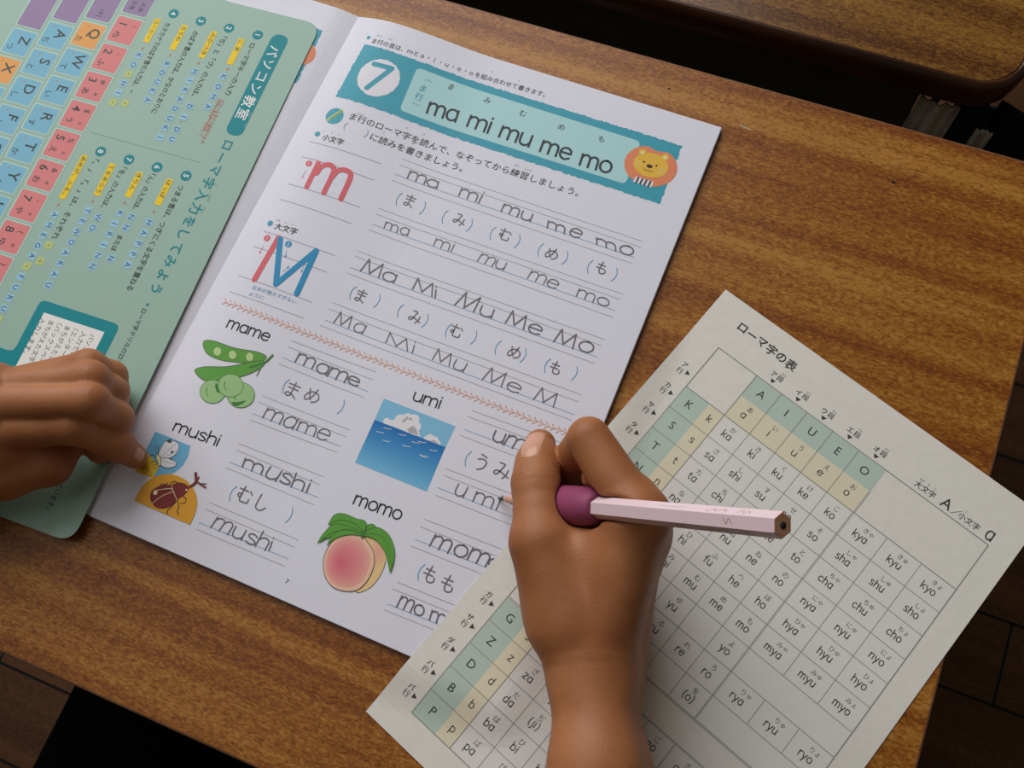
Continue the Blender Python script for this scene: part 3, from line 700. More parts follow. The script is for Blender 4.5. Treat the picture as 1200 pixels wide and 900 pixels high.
# illustration: insects
ik = Ink(page_uv, 2.5); P = ik.P
Z3 = lambda x, y: P((140+x/4.2875, 480+y/4.2875))
K_SKY2 = mat('ink_insect_sky', '6db4da', .5); K_AMBER = mat('ink_amber', 'e2a22e', .5); K_BEET = mat('ink_beetle_red', '7e2a26', .5); K_FLOW = mat('ink_flower_yellow', 'e8c544', .5); K_WING = mat('ink_wing_white', 'eceaf0', .55)
shp = lambda pts, m, l, o=None, w=.25, s_=True: shape(pts, m, l, o, w, s_, True, Z3)
shp([(180, 110), (357, 183), (345, 235), (320, 280), (280, 315), (230, 335), (165, 345), (80, 312)], K_SKY2, 0, s_=False)
shp([(78, 312), (118, 232), (150, 225), (180, 262), (200, 290), (165, 345)], K_FLOW, 1, s_=False)
for x, y in ((110, 290), (130, 262), (145, 300), (165, 275), (120, 315), (150, 325), (180, 290), (150, 245)): ik.disc(Z3(x, y), .9, K_YEL, 2, 8); ik.disc(Z3(x+6, y+4), .4, K_AMBER, 3, 6)
shp([(195, 240), (210, 190), (240, 155), (290, 165), (298, 200), (270, 235), (225, 250)], K_WING, 3, K_OUT)
shp([(200, 250), (240, 245), (282, 262), (280, 285), (240, 293), (210, 280)], K_WING, 5, K_OUT)
ik.poly([Z3(*p) for p in ((238, 158), (258, 145), (266, 165), (248, 168))], K_OUT, 6); ik.disc(Z3(265, 214), .7, K_OUT, 6, 8); ik.disc(Z3(262, 250), .5, K_OUT, 7, 8)
shp([(185, 225), (205, 235), (210, 262), (200, 285), (188, 255)], K_CREAM, 7, K_OUT)
for q in ([(190, 230), (182, 205), (186, 180)], [(196, 228), (196, 200), (198, 178)], [(188, 240), (165, 225), (150, 235)], [(190, 255), (172, 262), (160, 262)], [(195, 265), (180, 280)]): ik.stroke([Z3(*p) for p in q], .25, K_OUT, 8)
for q in ([(205, 245), (250, 200), (285, 172)], [(208, 248), (260, 225), (292, 200)], [(210, 256), (250, 268), (278, 272)]): ik.stroke([Z3(*p) for p in q], .15, K_GREY, 8)
amb = [(75, 458)]+[(233+172*math.cos(t)*.98, 470+150*math.sin(t)) for t in np.linspace(math.radians(192), math.radians(388), 22)]+[(355, 578)]
ik.poly([Z3(*p) for p in [(75, 458), (90, 425), (112, 390), (140, 360), (175, 338), (215, 326), (260, 324), (300, 335), (340, 358), (370, 392), (388, 430), (392, 475), (380, 525), (355, 578)]], K_AMBER, 9)
shp([(160, 460), (158, 425), (175, 400), (215, 382), (262, 380), (300, 368), (335, 378), (348, 400), (325, 430), (295, 452), (270, 480), (225, 497), (185, 490)], K_BEET, 10, K_BROWN)
ik.stroke(cr([Z3(345, 395), Z3(368, 380), Z3(385, 362), Z3(384, 320)], 5), 1.3, K_BEET, 12); ik.stroke([Z3(388, 362), Z3(412, 378), Z3(434, 392)], .8, K_BEET, 12); ik.stroke([Z3(386, 360), Z3(400, 340)], .7, K_BEET, 12); ik.stroke([Z3(400, 372), Z3(436, 374)], .5, K_OUT, 12)
for q in ([(168, 470), (215, 435), (272, 412)], [(262, 382), (272, 412), (290, 455)], [(178, 408), (240, 398), (268, 400)]): ik.stroke(cr([Z3(*p) for p in q], 4), .28, K_CREAM, 13)
ik.disc(Z3(182, 418), 1.1, K_CREAM, 13, 10); ik.disc(Z3(338, 404), .5, K_CREAM, 13, 8)
for q in ([(205, 385), (212, 372), (230, 378), (245, 370)], [(255, 380), (262, 366), (280, 362), (295, 370)], [(285, 462), (262, 490), (245, 505), (238, 525)], [(295, 460), (300, 490), (292, 512), (298, 530)], [(320, 435), (338, 450), (330, 470), (310, 472)]): ik.stroke([Z3(*p) for p in q], .42, K_BROWN, 13)
printed('insect_illustration', ik, 'white butterfly on blue and dark red beetle on amber')

# left-hand page (mostly under the board), pages below, cover
def lz(u, v):
    u = np.asarray(u, float); return 3.0+2.35*np.sin(np.pi/2*np.clip(-u/16, 0, 1))
def left_pos(u, v, h):
    q = page_pos(u, v, h); q[:, 2] = lz(u, v)+h; return q
ik = Ink(lambda x, y: page_uv(x, y, lz), 3); P = ik.P
ik.poly(rough_edge([P((250, -4)), P((378, 36)), P((347, 98)), P((200, 60))], 1.0, .4, 5), K_TEAL, 0)
ik.disc(P((352, 62)), 8.6, K_ORANGE, 1, 32, 8)
U, Vv, f, n, m = grid(-PWD, 0, 0, PHT, 4, 8)
bv, bf = sheet(U, Vv, f, n, m, left_pos, 0, -.12)
me = ik.mesh('left_page', left_pos, (bv, bf, [M_PAPER], [0]*len(bf))); link('left_page', me, wb)
# block of pages underneath, each edge showing a little
bmv, bmf, off = [], [], 0
for k, (du, dv) in enumerate(((.9, .5), (.4, .9), (1.1, .2), (.6, .7))):
    h = -.3-.32*k; U, Vv, f, n, m = grid(0, PWD+du-.6, .2, PHT+dv-.6, 6, 12)
    bv, bf = sheet(U, Vv, f, n, m, page_pos, h, h-.16); bmv.append(bv); bmf += [tuple(i+off for i in t) for t in bf]; off += len(bv)
me = mesh_np('page_block', np.concatenate(bmv), bmf, [M_UNDER]); link('page_block', me, wb)
def cov_pos(u, v, h):
    q = page_pos(u, v, h); q[:, 2] = .2+h+np.clip(1.2*np.exp(-(np.asarray(u)/9)**2), 0, 2); return q
U, Vv, f, n, m = grid(-PWD-.6, PWD+.5, -.3, PHT+.7, 5, 12); bv, bf = sheet(U, Vv, f, n, m, cov_pos, .35, 0); link('cover', mesh_np('cover', bv, bf, [M_COVER]), wb)

# ================================================================== TEAL WRITING BOARD (lies on the left-hand page)
M_BOARD = mat('board_green', '98b9aa', .4, .25)
B_DT = mat('board_teal', '028a94', .5, .2); B_PINK = mat('key_pink', 'dd8484', .5, .2); B_BLUE = mat('key_blue', '7dbad4', .5, .2); B_ORG = mat('key_orange', 'e8a65c', .5, .2)
B_PUR = mat('key_purple', '9882a8', .5, .2); B_RIM = mat('key_rim', 'b4d2c6', .5, .2); B_LET = mat('letter_square', '9ccbe2', .5, .2); B_YEL = mat('board_yellow', 'f4d010', .5, .2)
B_LY = mat('symbol_square', 'bccb80', .5, .2); B_INK = mat('board_ink', '2b3a3a', .5); B_NAVY = mat('board_navy', '1f4a74', .5); B_WHT = mat('board_white', 'ecebe8', .45); B_RED = mat('board_red', 'c9705f', .5)
BO = np.array([-258.501, 279.837]); BA = math.radians(-87.785); BZ = 6.0; BLEN, BWID = 302.2, 214
bd, bn = np.array([math.cos(BA), math.sin(BA)]), np.array([-0.9992528, -0.03865])
def board_pos(u, v, h):
    u, v = np.asarray(u, float), np.asarray(v, float); return np.stack([BO[0]+bd[0]*u+bn[0]*v, BO[1]+bd[1]*u+bn[1]*v, BZ+h+0*u], 1)
def board_uv(px, py):
    d = at(px, py, BZ)[:2]-BO; return (float(d@bd), float(d@bn))
ik = Ink(board_uv); P = ik.P; E1 = np.array([1.0, 0])
def vtext(t, p0, p1, h, m, off=0.0, bold=.005, sp=None):
    """a run of text whose centre line goes p0 -> p1 (straight along the board's long side)"""
    a, b = P(p0), P(p1); v = (a[1]+b[1])/2+off; h *= 1.12; ik.text(t, (a[0], v+h*.36), (b[0], v+h*.36), h, m, 2, bold)
def ydot(p, t):
    ik.disc(P(p), 3.0, B_DT, 1, 24); ik.char(t, P(p), E1, 4.2, B_WHT, 2, .02)
def yel(p0, p1, t, frac=1.0, hw=1.85):
    a, b = P(p0), P(p1); v = (a[1]+b[1])/2
    ik.poly([(a[0], v-hw), (b[0], v-hw), (b[0], v+hw), (a[0], v+hw)], B_YEL, 1); ik.text(t, (a[0]+.8, v+1.1), (a[0]+.8+(b[0]-a[0]-1.6)*frac, v+1.1), 3.0, B_INK, 2, .008)
def squares(letters, p0, p1, sym=''):
    a, b = P(p0), P(p1); n = len(letters); v = (a[1]+b[1])/2
    for k, ch in enumerate(letters):
        c = np.array([a[0]+(b[0]-a[0])*k/max(1, n-1), v]); s = ch in 'ー、。-・,'
        hs = 2.15 if not s else 2.2
        ik.poly(rrect([c+np.array(q)*hs for q in ((-1, -1), (1, -1), (1, 1), (-1, 1))], .7, 3) if s else [c+np.array(q)*np.array([2.1, 2.1]) for q in ((-1, -1), (1, -1), (1, 1), (-1, 1))], B_LY if s else B_LET, 1)
        ik.char(ch, c, E1, 4.2, B_NAVY if not s else B_INK, 2, 0.0 if ch in 'MNW' else .006)
def rarrow(p):
    q = P(p); ik.poly([q+np.array([1.1, 0]), q+np.array([-.3, -.7]), q+np.array([-.3, .7])], B_RED, 1); ik.stroke([q-np.array([1, 0]), q], .3, B_RED, 1)
# title
a, b = P((328, 41)), P((278, 152)); vv = (a[1]+b[1])/2
bc = [(12.5, vv-5.0), (79, vv-5.0), (79, vv+5.0), (12.5, vv+5.0)]
ol = rrect(bc, 4.8, 8); ik.poly([np.array(p)+rng.uniform(-.12, .12, 2) for p in ol], B_DT, 1)
P_TITLE = 'パソコン教室'
for k, ch in enumerate(P_TITLE):
    q = P((315.5-(315.5-282)*k/5, 59+(133-59)*k/5)); ik.char(ch, (q[0], vv), E1, 7.4, B_WHT, 2, .010)
for t, u in (('きょう', 65), ('しつ', 71.5)): ik.char(t, (u, vv-4.3), E1, 1.1, B_WHT, 2)
big = 'ローマ字入力をしてみよう'; a, b = P((266, 170)), P((183.5, 338)); vv2 = (a[1]+b[1])/2
for k, ch in enumerate(big): ik.char(ch, (a[0]+(b[0]-a[0])*k/11, vv2), E1, 7.0, B_DT, 2, .014)
for t, k in (('じ', 3), ('にゅう', 4), ('りょく', 5)): ik.char(t, (a[0]+(b[0]-a[0])*k/11, vv2-4.2), E1, 1.5, B_DT, 2)
for p, t in (((302, 41), '1'), ((268.4, 33), '2'), ((235.5, 24.7), '3'), ((203.5, 16), '4'), ((218, 206), '5'), ((184, 196), '6'), ((151, 187), '7'), ((118, 177.5), '8')): ydot(p, t)
vtext('ローマ字キーの入力', (297, 51), (266, 111), 3.4, B_INK); yel((281.7, 45), (271, 76), 'こま', .5); squares('KOMA', (261.5, 90), (244, 125)); rarrow((266.5, 81))
vtext('「ぢ」と「づ」の入力は、', (264.5, 43), (226, 112), 3.4, B_INK); yel((250.6, 36.7), (236.8, 68), 'みかづき', .92); squares('MIKADUKI', (228.5, 84), (187, 161)); rarrow((232.5, 74))
squares('DI', (222, 125), (216, 137)); squares('DU', (207.5, 152), (201, 163)); ik.char('、', P((212, 143)), E1, 3, B_INK, 2)
vtext('のばす音の入力は、かなのとおりに', (229.5, 36.7), (180, 133), 3.4, B_INK); yel((215.7, 29), (203, 58.6), 'ろうか', .66); squares('ROUKA', (196.5, 75), (171.7, 116.7)); rarrow((199.5, 65))
vtext('カタカナでのばす音の入力は、－', (198, 27), (152, 109), 3.4, B_INK); yel((184, 21.7), (172.5, 50), 'コーヒー', .9); squares('KO-HI-', (162.5, 65), (132.5, 120)); squares('-', (146.7, 121), (146.7, 121)); rarrow((167, 57))
for k, (t, q0, q1) in enumerate((('＊ローマ字の入力で', (262, 117), (243, 155)), ('かなに変えるときは', (258.5, 116), (240, 153)), ('スペースキーをおして', (255, 117), (235.5, 160)), ('えらびます。', (247, 146), (235.5, 170)))): vtext(t, q0, q1, 2.0, B_RED)
vtext('つまる音は、つぎにくる文字を重ねる', (213.5, 217), (151, 340), 3.4, B_INK); yel((200, 210), (184, 240), 'はっぱ', .75); squares('HAPPA', (175.5, 261), (149, 310)); rarrow((180, 248.5))
vtext('「ん」の入力は、', (180, 204), (157, 245), 3.4, B_INK); squares('NN', (154, 254.5), (147.5, 266.5)); vtext('または', (141, 276), (132.5, 294), 3.2, B_INK); squares('N', (130, 303), (130, 303))
yel((165, 202), (149, 231), 'きりん', .75); squares('KIRINN', (141, 250), (108, 312)); rarrow((146, 238))
vtext('「を」の入力は、', (146.7, 196), (120, 243), 3.4, B_INK); squares('WO', (115, 255), (108.5, 267)); yel((133, 192), (112.5, 229), 'てをあらう', .95); squares('TEWOARAU', (103, 247), (57, 334)); rarrow((108.5, 236))
vtext('「、」「。」は、それぞれ', (114.5, 187), (62, 280), 3.4, B_INK); squares('、。', (57.5, 287.5), (47, 306)); yel((100, 182), (72.5, 233), 'あめが、ふる。', .92); squares('AMEGA、FURU。', (64.5, 252), (-3, 374)); rarrow((68.5, 240))
a, b = P((106, 155)), P((233, 190)); 
for k in range(44):
    q = a+(b-a)*k/43; ik.stroke([q, q+(b-a)*.011], .3, B_DT, 1, False)
ik.char('＊', P((173, 357)), E1, 2.6, B_DT, 2, .02); vtext('ローマ字ドリルの22～24ページも見てみよう', (170, 362), (103, 496), 2.9, B_INK)
vtext('ています。', (73, 567), (55.5, 596), 2.9, B_INK)
# keys
def key(u, v, w, h, m, tl='', tr='', bl='', br='', big=6.0):
    ik.poly(rrect([(u-.9, v-.9), (u+w+.9, v-.9), (u+w+.9, v+h+.9), (u-.9, v+h+.9)], 1.6, 3), B_RIM, 1)
    ik.poly(rrect([(u, v), (u+w, v), (u+w, v+h), (u, v+h)], 1.0, 3), m, 2)
    for t, x, y, s in ((tl, .27, .25, big*.72 if tl and tr == '' and bl else big), (tr, .75, .28, 2.8), (bl, .27, .68, 7.0), (br, .72, .72, 4.7)):
        if t: ik.char(t, (u+w*x, v+h*y), E1, s, B_INK, 3, .01)
for k, (a_, b_, c_, d_) in enumerate((('!', '1', 'ぬ', ''), ('"', '2', 'ふ', ''), ('#', '3', 'あ', 'ぁ'), ('$', '4', 'う', 'ぅ'), ('%', '5', 'え', 'ぇ'), ('&', '6', 'お', 'ぉ'), ("'", '7', 'や', 'ゃ'), ('(', '8', 'ゆ', 'ゅ'), (')', '9', 'よ', 'ょ'))):
    key(26.4+19.25*k, 99.4, 16.8, 15.3, B_PINK, a_, d_, b_, c_, 4.4)
for row, v0, u0, ks in ((0, 118.4, 35.6, (('Q', 'た'), ('W', 'て'), ('E', 'い'), ('R', 'す'), ('T', 'か'), ('Y', 'ん'), ('U', 'な'), ('I', 'に'))), (1, 136.9, 41.4, (('A', 'ち'), ('S', 'と'), ('D', 'し'), ('F', 'は'), ('G', 'き'), ('H', 'く'), ('J', 'ま'))), (2, 155.4, 51.2, (('Z', 'つ'), ('X', 'さ'), ('C', 'そ'), ('V', 'ひ'), ('B', 'こ'), ('N', 'み')))):
    for k, (L_, j_) in enumerate(ks):
        m = B_ORG if L_ in 'QX' else B_BLUE; u = u0+19.0*k
        ik.poly(rrect([(u-.9, v0-.9), (u+16.7, v0-.9), (u+16.7, v0+16.2), (u-.9, v0+16.2)], 1.6, 3), B_RIM, 1)
        ik.poly(rrect([(u, v0), (u+15.8, v0), (u+15.8, v0+15.3), (u, v0+15.3)], 1.0, 3), m, 2)
        ik.char(L_, (u+6.2, v0+5.2), E1, 8.8, B_INK, 3, .012); ik.char(j_, (u+11.3, v0+12), E1, 4.8, B_INK, 3, .006); ik.disc((u+2.2, v0+10.5), .5, B_RED, 3, 8)
for u0, u1, v0, t in ((9.5, 23.4, 99.4, '半角'), (-2, 32.6, 118.4, 'タブ'), (-2, 38.4, 136.9, ''), (-2, 48.2, 155.4, '')):
    u0 = max(u0, 2.0)
    ik.poly(rrect([(u0-.9, v0-.9), (u1+.9, v0-.9), (u1+.9, v0+16.2), (u0-.9, v0+16.2)], 1.6, 3), B_RIM, 1); ik.poly(rrect([(u0, v0), (u1, v0), (u1, v0+15.3), (u0, v0+15.3)], 1.0, 3), B_PUR, 2)
    if t == '半角': ik.char('半角', ((u0+u1)/2+1, v0+5), E1, 3.4, B_INK, 3); ik.char('全角', ((u0+u1)/2+1, v0+10.5), E1, 3.4, B_INK, 3)
    elif t == 'タブ': ik.char('→|', (u1-5, v0+8), E1, 5, B_INK, 3)
# monitor box with instructions
mv0, mv1 = 27.7, 80.0; mu0 = 196.3
ik.poly(rrect([(mu0, mv0), (mu0+66, mv0), (mu0+66, 92), (mu0+34, 92), (mu0+34, 86), (mu0+30, 86), (mu0+30, 74), (mu0, 74)], 3.5, 4), B_DT, 1)
ik.poly([(mu0+34.2, 92), (mu0+80, 92), (mu0+80, 160), (mu0+34.2, 160)], B_DT, 1)
ik.poly([(mu0+6, mv0+6), (mu0+60, mv0+6), (mu0+60, 69), (mu0+6, 69)], B_WHT, 2)
for k, t in enumerate(('パソコンのキーボードで', '入力できる。', '（エンター）キーをおして', 'まちがえたときは', '（バックスペース）キー', 'まちがえた文字をけして', '入力します。')):
    v = mv0+11.2+4.8*k+(.0); ik.text(t, (mu0+9, v+1.2), (mu0+9+3.3*len(t), v+1.2), 3.5, B_INK, 3)
U, Vv, f, n, m = grid(0, BLEN, 0, BWID, 10, 10)
ol = rrect([(0, 0), (BLEN, 0), (BLEN, BWID), (0, BWID)], 9, 7); A = board_pos([p[0] for p in ol], [p[1] for p in ol], 0); B = board_pos([p[0] for p in ol], [p[1] for p in ol], -.5); N = len(ol)
fs = [tuple(range(N)), tuple(range(2*N-1, N-1, -1))]+[(i, (i+1) % N, (i+1) % N+N, i+N) for i in range(N)]
me = ik.mesh('writing_board', board_pos, (np.concatenate([A, B]), fs, [M_BOARD], [0]*len(fs)))
board = tag(link('writing_board', me), 'pale teal plastic writing board printed with keyboard keys, lying on the left page', 'writing board')

# ================================================================== LETTER TABLE (single sheet, its corner lies over the workbook)
M_CHART = noisy('recycled_paper', 'e7e5dd', 'e3e1d9', 260, .65, .2)
C_GRN = mat('chart_green', 'bccec2', .6); C_YEL = mat('chart_cream', 'e4dcc0', .6); C_LINE = mat('chart_line', '92928c', .6); C_DBL = mat('chart_wide_line', 'bcbbb6', .6); C_INK = mat('chart_ink', '404040', .6); C_KANA = mat('chart_kana', '68676a', .6); C_CELL = mat('chart_cell', 'e5e3de', .6)
CO = np.array([-2.624, 204.531]); CA = math.radians(-19.2851); CW, CH = 173.6, 258.2
wc, ws = math.cos(WA), math.sin(WA)
def chart_z(x, y):
    dx, dy = x-WO[0], y-WO[1]; u, v = wc*dx+ws*dy, ws*dx-wc*dy
    ou, ov = u-PWD, v-PHT; sd = np.minimum(np.maximum(ou, ov), 0)+np.hypot(np.maximum(ou, 0), np.maximum(ov, 0))
    t = np.clip((24-sd)/22, 0, 1); return .45+3.1*t*t*(3-2*t)
def chart_pos(u, v, h):
    u, v = np.asarray(u, float), np.asarray(v, float); c, s = math.cos(CA), math.sin(CA); x = CO[0]+c*u+s*v; y = CO[1]+s*u-c*v
    return np.stack([x, y, chart_z(x, y)+h], 1)
def chart_uv(px, py):
    d = at(px, py, 2.5)[:2]-CO; c, s = math.cos(CA), math.sin(CA); return (c*d[0]+s*d[1], s*d[0]-c*d[1])
ik = Ink(chart_uv, 3); P = ik.P
U0, U1, U2, DU, UE, YU, UR = 15.6, 29.4, 38.0, 14.27, 109.4, 109.4, 162.0
V0, V1, V2, DV = 26.4, 39.1, 51.7, 12.9
YC = [109.4, 127.1, 144.7, 162.0]
def ln(u0, v0, u1, v1, w=.28, m=C_LINE, layer=2): ik.stroke([(u0, v0), (u1, v1)], w, m, layer, False, 3)
VG = V2+9*DV+DV          # top of the voiced rows
V9 = V2+9*DV; VB = VG+5*DV
def fill(u0, v0, u1, v1, m): ik.poly([(u0, v0), (u1, v0), (u1, v1), (u0, v1)], m, 0, 3)
fill(U2, V0, UE, V1, C_GRN); fill(U2, V1, UE, V2, C_YEL); fill(U0, V2, U1, V9, C_GRN); fill(U1, V2, U2, V9, C_YEL); fill(U0, VG, U1, VB, C_GRN); fill(U1, VG, U2, VB, C_YEL); fill(U2, V2, UE, V9, C_CELL); fill(UE, V2, UR, V9, C_CELL); fill(U2, VG, UE, VB, C_CELL); fill(UE, VG, UR, VB, C_CELL)
ln(U0, V0, UR, V0, .36); ln(U0, V0, U0, VB, .36); ln(UR, V0, UR, VB, .36); ln(U0, VB, UR, VB, .36); ln(U0, V2, UR, V2, .4); ln(U2, V0, U2, V9, .4); ln(U2, VG, U2, VB, .4)
for k in range(1, 5): ln(U2+DU*k, V0, U2+DU*k, V2)
for k in range(1, 9): ln(U0, V2+DV*k, UE, V2+DV*k)
for k in range(1, 5): ln(U2+DU*k, V2, U2+DU*k, V9)
for k in range(1, 5): ln(U2+DU*k, VG, U2+DU*k, VB); ln(U0, VG+DV*k, UE, VG+DV*k)
for v in (V9, VG): ln(U0, v, UR, v, .9, C_DBL, 1); ln(U0, v-.45, UR, v-.45, .10)
ln(UE, V1, UE, V9, .9, C_DBL, 1); ln(UE, VG, UE, VB, .9, C_DBL, 1); ln(UE-.45, V2, UE-.45, V9, .10)
for k in range(1, 9): ln(UE, V2+DV*k, UR, V2+DV*k)
for k in range(1, 3): ln(YC[k], V2, YC[k], V2+6*DV); ln(YC[k], V2+7*DV, YC[k], V2+8*DV); ln(YC[k], VG, YC[k], VB)
for k in range(1, 5): ln(UE, VG+DV*k, UR, VG+DV*k)
blank = lambda u0, v0, u1, v1: None
def cell(u0, v0, w, roma, kana_):
    if not roma: return
    tw = sum(SF[c][0]+.9 for c in roma)*.40; cx, by = u0+w*.47, v0+8.8
    ik.word(roma, (cx-tw/2, by), (cx+tw/2, by), 2.35, .42, C_INK, 2, track=.9)
    if kana_: ik.char(kana_, (u0+w*.55+(.8 if len(kana_) > 1 else 0), v0+3.5), (1, 0), 3.2 if len(kana_) == 1 else 2.8, C_KANA, 2)
rows = ['ka ki ku ke ko', 'sa shi su se so', 'ta chi tsu te to', 'na ni nu ne no', 'ha hi fu he ho', 'ma mi mu me mo', 'ya - yu - yo', 'ra ri ru re ro', 'wa - - - (o)']
kan = ['かきくけこ', 'さしすせそ', 'たちつてと', 'なにぬねの', 'はひふへほ', 'まみむめも', 'や-ゆ-よ', 'らりるれろ', 'わ---を']
for k, c in enumerate('AIUEO'):
    ik.char(c, (U2+DU*(k+.5), (V0+V1)/2), (1, 0), 5.6, C_INK, 2); cell(U2+DU*k, V1-.4, DU, c.lower(), 'あいうえお'[k])
for r, (a_, b_) in enumerate(zip(rows, kan)):
    for k, t in enumerate(a_.split()):
        if t != '-': cell(U2+DU*k, V2+DV*r, DU, t, b_[k])
for r, c in enumerate('KSTNHMYRW'):
    v = V2+DV*(r+.5); ik.char(c, ((U0+U1)/2, v), (1, 0), 5.6, C_INK, 2)
    if c == 'W': ik.text('w', (U1+2.6, v+1.2), (U1+6.0, v+1.2), 4.5, C_INK, 2)
    else: ik.word(c.lower(), ((U1+U2)/2-SF[c.lower()][0]*.21, v+1.1), ((U1+U2)/2+SF[c.lower()][0]*.21, v+1.1), 2.35, .42, C_INK, 2)
r2 = ['ga gi gu ge go', 'za ji zu ze zo', 'da (ji) (zu) de do', 'ba bi bu be bo', 'pa pi pu pe po']; k2 = ['がぎぐげご', 'ざじずぜぞ', 'だぢづでど', 'ばびぶべぼ', 'ぱぴぷぺぽ']
for r, (a_, b_) in enumerate(zip(r2, k2)):
    for k, t in enumerate(a_.split()): cell(U2+DU*k, VG+DV*r, DU, t, b_[k])
for r, c in enumerate('GZDBP'):
    v = VG+DV*(r+.5); ik.char(c, ((U0+U1)/2, v), (1, 0), 5.6, C_INK, 2); ik.word(c.lower(), ((U1+U2)/2-SF[c.lower()][0]*.21, v+1.1), ((U1+U2)/2+SF[c.lower()][0]*.21, v+1.1), 2.35, .42, C_INK, 2)
for r, (t, h0) in enumerate((('ky', 'き'), ('sh', 'し'), ('ch', 'ち'), ('ny', 'に'), ('hy', 'ひ'), ('my', 'み'), None, ('ry', 'り')) if True else ()) if False else enumerate([('ky', 'き'), ('sh', 'し'), ('ch', 'ち'), ('ny', 'に'), ('hy', 'ひ'), ('my', 'み'), ('', ''), ('ry', 'り')]):
    if t:
        for k in range(3): cell(YC[k], V2+DV*r, YC[k+1]-YC[k], t+'auo'[k], h0+'ゃゅょ'[k])
for r, (t, h0) in enumerate((('gy', 'ぎ'), ('j', 'じ'), ('j', 'ぢ'), ('by', 'び'), ('py', 'ぴ'))):
    for k in range(3): cell(YC[k], VG+DV*r, YC[k+1]-YC[k], t+'auo'[k], h0+'ゃゅょ'[k])
tri = lambda c, d: ik.poly([np.array(c)+np.array(q)*1.25 for q in (((-.7, -1), (1, 0), (-.7, 1)) if d == 'r' else ((-1.1, -.6), (1.1, -.6), (0, .9)))], C_INK, 1)
for k, c in enumerate('アカサタナハマヤラワ'):
    v = V2+DV*(k-.5); ik.char(c, (8.6, v-1.7), (1, 0), 3.3, C_INK, 1); ik.char('行', (8.4, v+1.9), (1, 0), 3.3, C_INK, 1); tri((12.2, v+.8), 'r')
for k, c in enumerate('ガザダバパ'):
    v = VG+DV*(k+.5); ik.char(c, (8.6, v-1.7), (1, 0), 3.3, C_INK, 1); ik.char('行', (8.4, v+1.9), (1, 0), 3.3, C_INK, 1); tri((12.2, v+.8), 'r')
for k, c in enumerate('アイウエオ'):
    u = U2+DU*(k+.5); ik.char(c, (u-1.5, V0-5.6), (1, 0), 3.3, C_INK, 1); ik.char('段', (u+2.2, V0-5.6), (1, 0), 3.3, C_INK, 1); tri((u, V0-2.4), 'd'); ik.char('だん', (u+2.4, V0-8.2), (1, 0), 1.2, C_KANA, 1)
for k, c in enumerate('ローマ字の表'):
    a, b = P((871, 382.5)), P((928, 426)); ik.char(c, a+(b-a)*k/5, (1, 0), 5.6, C_INK, 1, .014)
a = P((1089, 568)); e = np.array([1, 0.0]); vv = V0-3.6
for t, u, h in (('大文字', 0, 3.5), ('A', 10.8, 7.2), ('／', 16.0, 4.0), ('小文字', 22.5, 3.5)): ik.char(t, (a[0]+u, vv-(.6 if t == 'A' else 0)), e, h, C_INK, 1, .0)
ik.word('a', (a[0]+31.0, vv+1.8), (a[0]+34.2, vv+1.8), 4.3, .62, C_INK, 1)
for t, u in (('おお', -3.2), ('も', .2), ('じ', 3.4), ('こ', 19.2)): ik.char(t, (a[0]+u, vv-2.8), e, 1.2, C_KANA, 1)
U, Vv, f, n, m = grid(0, CW, 0, CH, 3, 3); bv, bf = sheet(U, Vv, f, n, m, chart_pos, 0, -.18)
me = ik.mesh('letter_table', chart_pos, (bv, bf, [M_CHART], [0]*len(bf)), lift=.10)
tag(link('letter_table', me), 'off-white paper letter table with green headings lying under the writing hand', 'paper')

# ================================================================== PENCIL
M_PINK = mat('pink_lacquer', 'efd6dd', .3, .5); M_GRIP = noisy('plum_rubber', '97486a', '8d4263', 120, .55, .3); M_CEDAR = noisy('bare_wood', 'c89a7c', 'b5835f', 200, .7, .1); M_LEAD = mat('graphite_core', '2c2a2c', .4, .5); M_GOLD = mat('foil_print', 'c2a196', .4, .5)
PT = at(584, 584, 3.25); lo_, hi_ = 50.0, 250.0
for _ in range(50):
    mid_ = (lo_+hi_)/2
    if np.linalg.norm(at(917, 615.5, mid_)-PT) < 174: lo_ = mid_
    else: hi_ = mid_
PE = at(917, 615.5, lo_); PD = (PE-PT)/174.0
def pp(t): return PT+PD*t
pencil = empty('pencil', tuple(PT), 'pale pink hexagonal pencil with a plum rubber grip, held by the right hand', 'pencil')
def lathe(name, prof, n, m, parent, rot=0.0, sm=True, mi=None):
    d = Vector(PD); q = d.to_track_quat('Z', 'Y').to_matrix(); bm = bm_new(); R_ = []
    for t, r in prof:
        c = Vector(pp(t)); R_.append([bm.verts.new(c+q@Vector((r*math.cos(rot+2*math.pi*i/n), r*math.sin(rot+2*math.pi*i/n), 0))) for i in range(n)])
    for a, b in zip(R_[:-1], R_[1:]):
        for i in range(n): bm.faces.new((a[i], a[(i+1) % n], b[(i+1) % n], b[i]))
    bm.faces.new(R_[0][::-1]); bm.faces.new(R_[-1])
    return bm_done(name, bm, [m], parent, sm)
PROT = math.radians(24)
barrel = lathe('barrel', [(22, 4.28), (173.4, 4.28), (174, 4.05)], 6, M_PINK, pencil, PROT, False)
lathe('sharpened_wood', [(6, 1.1), (22.2, 4.0)], 24, noisy('pale_cedar', 'dcb09c', 'd0a08a', 200, .7, .1), pencil)
lathe('lead_tip', [(0, .35), (2, .6), (6.2, 1.12)], 16, M_LEAD, pencil)
endo = lathe('cut_end', [(173.6, 3.95), (174.15, 3.9)], 6, M_CEDAR, pencil, PROT, False)
lathe('lead_core', [(173.9, 1.25), (174.35, 1.2)], 16, M_LEAD, endo)
lathe('rubber_grip', [(33, 5.2), (34.5, 6.6), (40, 7.4), (52, 7.9), (64, 8.1), (71, 7.8), (75, 7.1), (77.5, 6.0), (78.6, 4.8), (78.4, 4.35)], 40, M_GRIP, pencil)
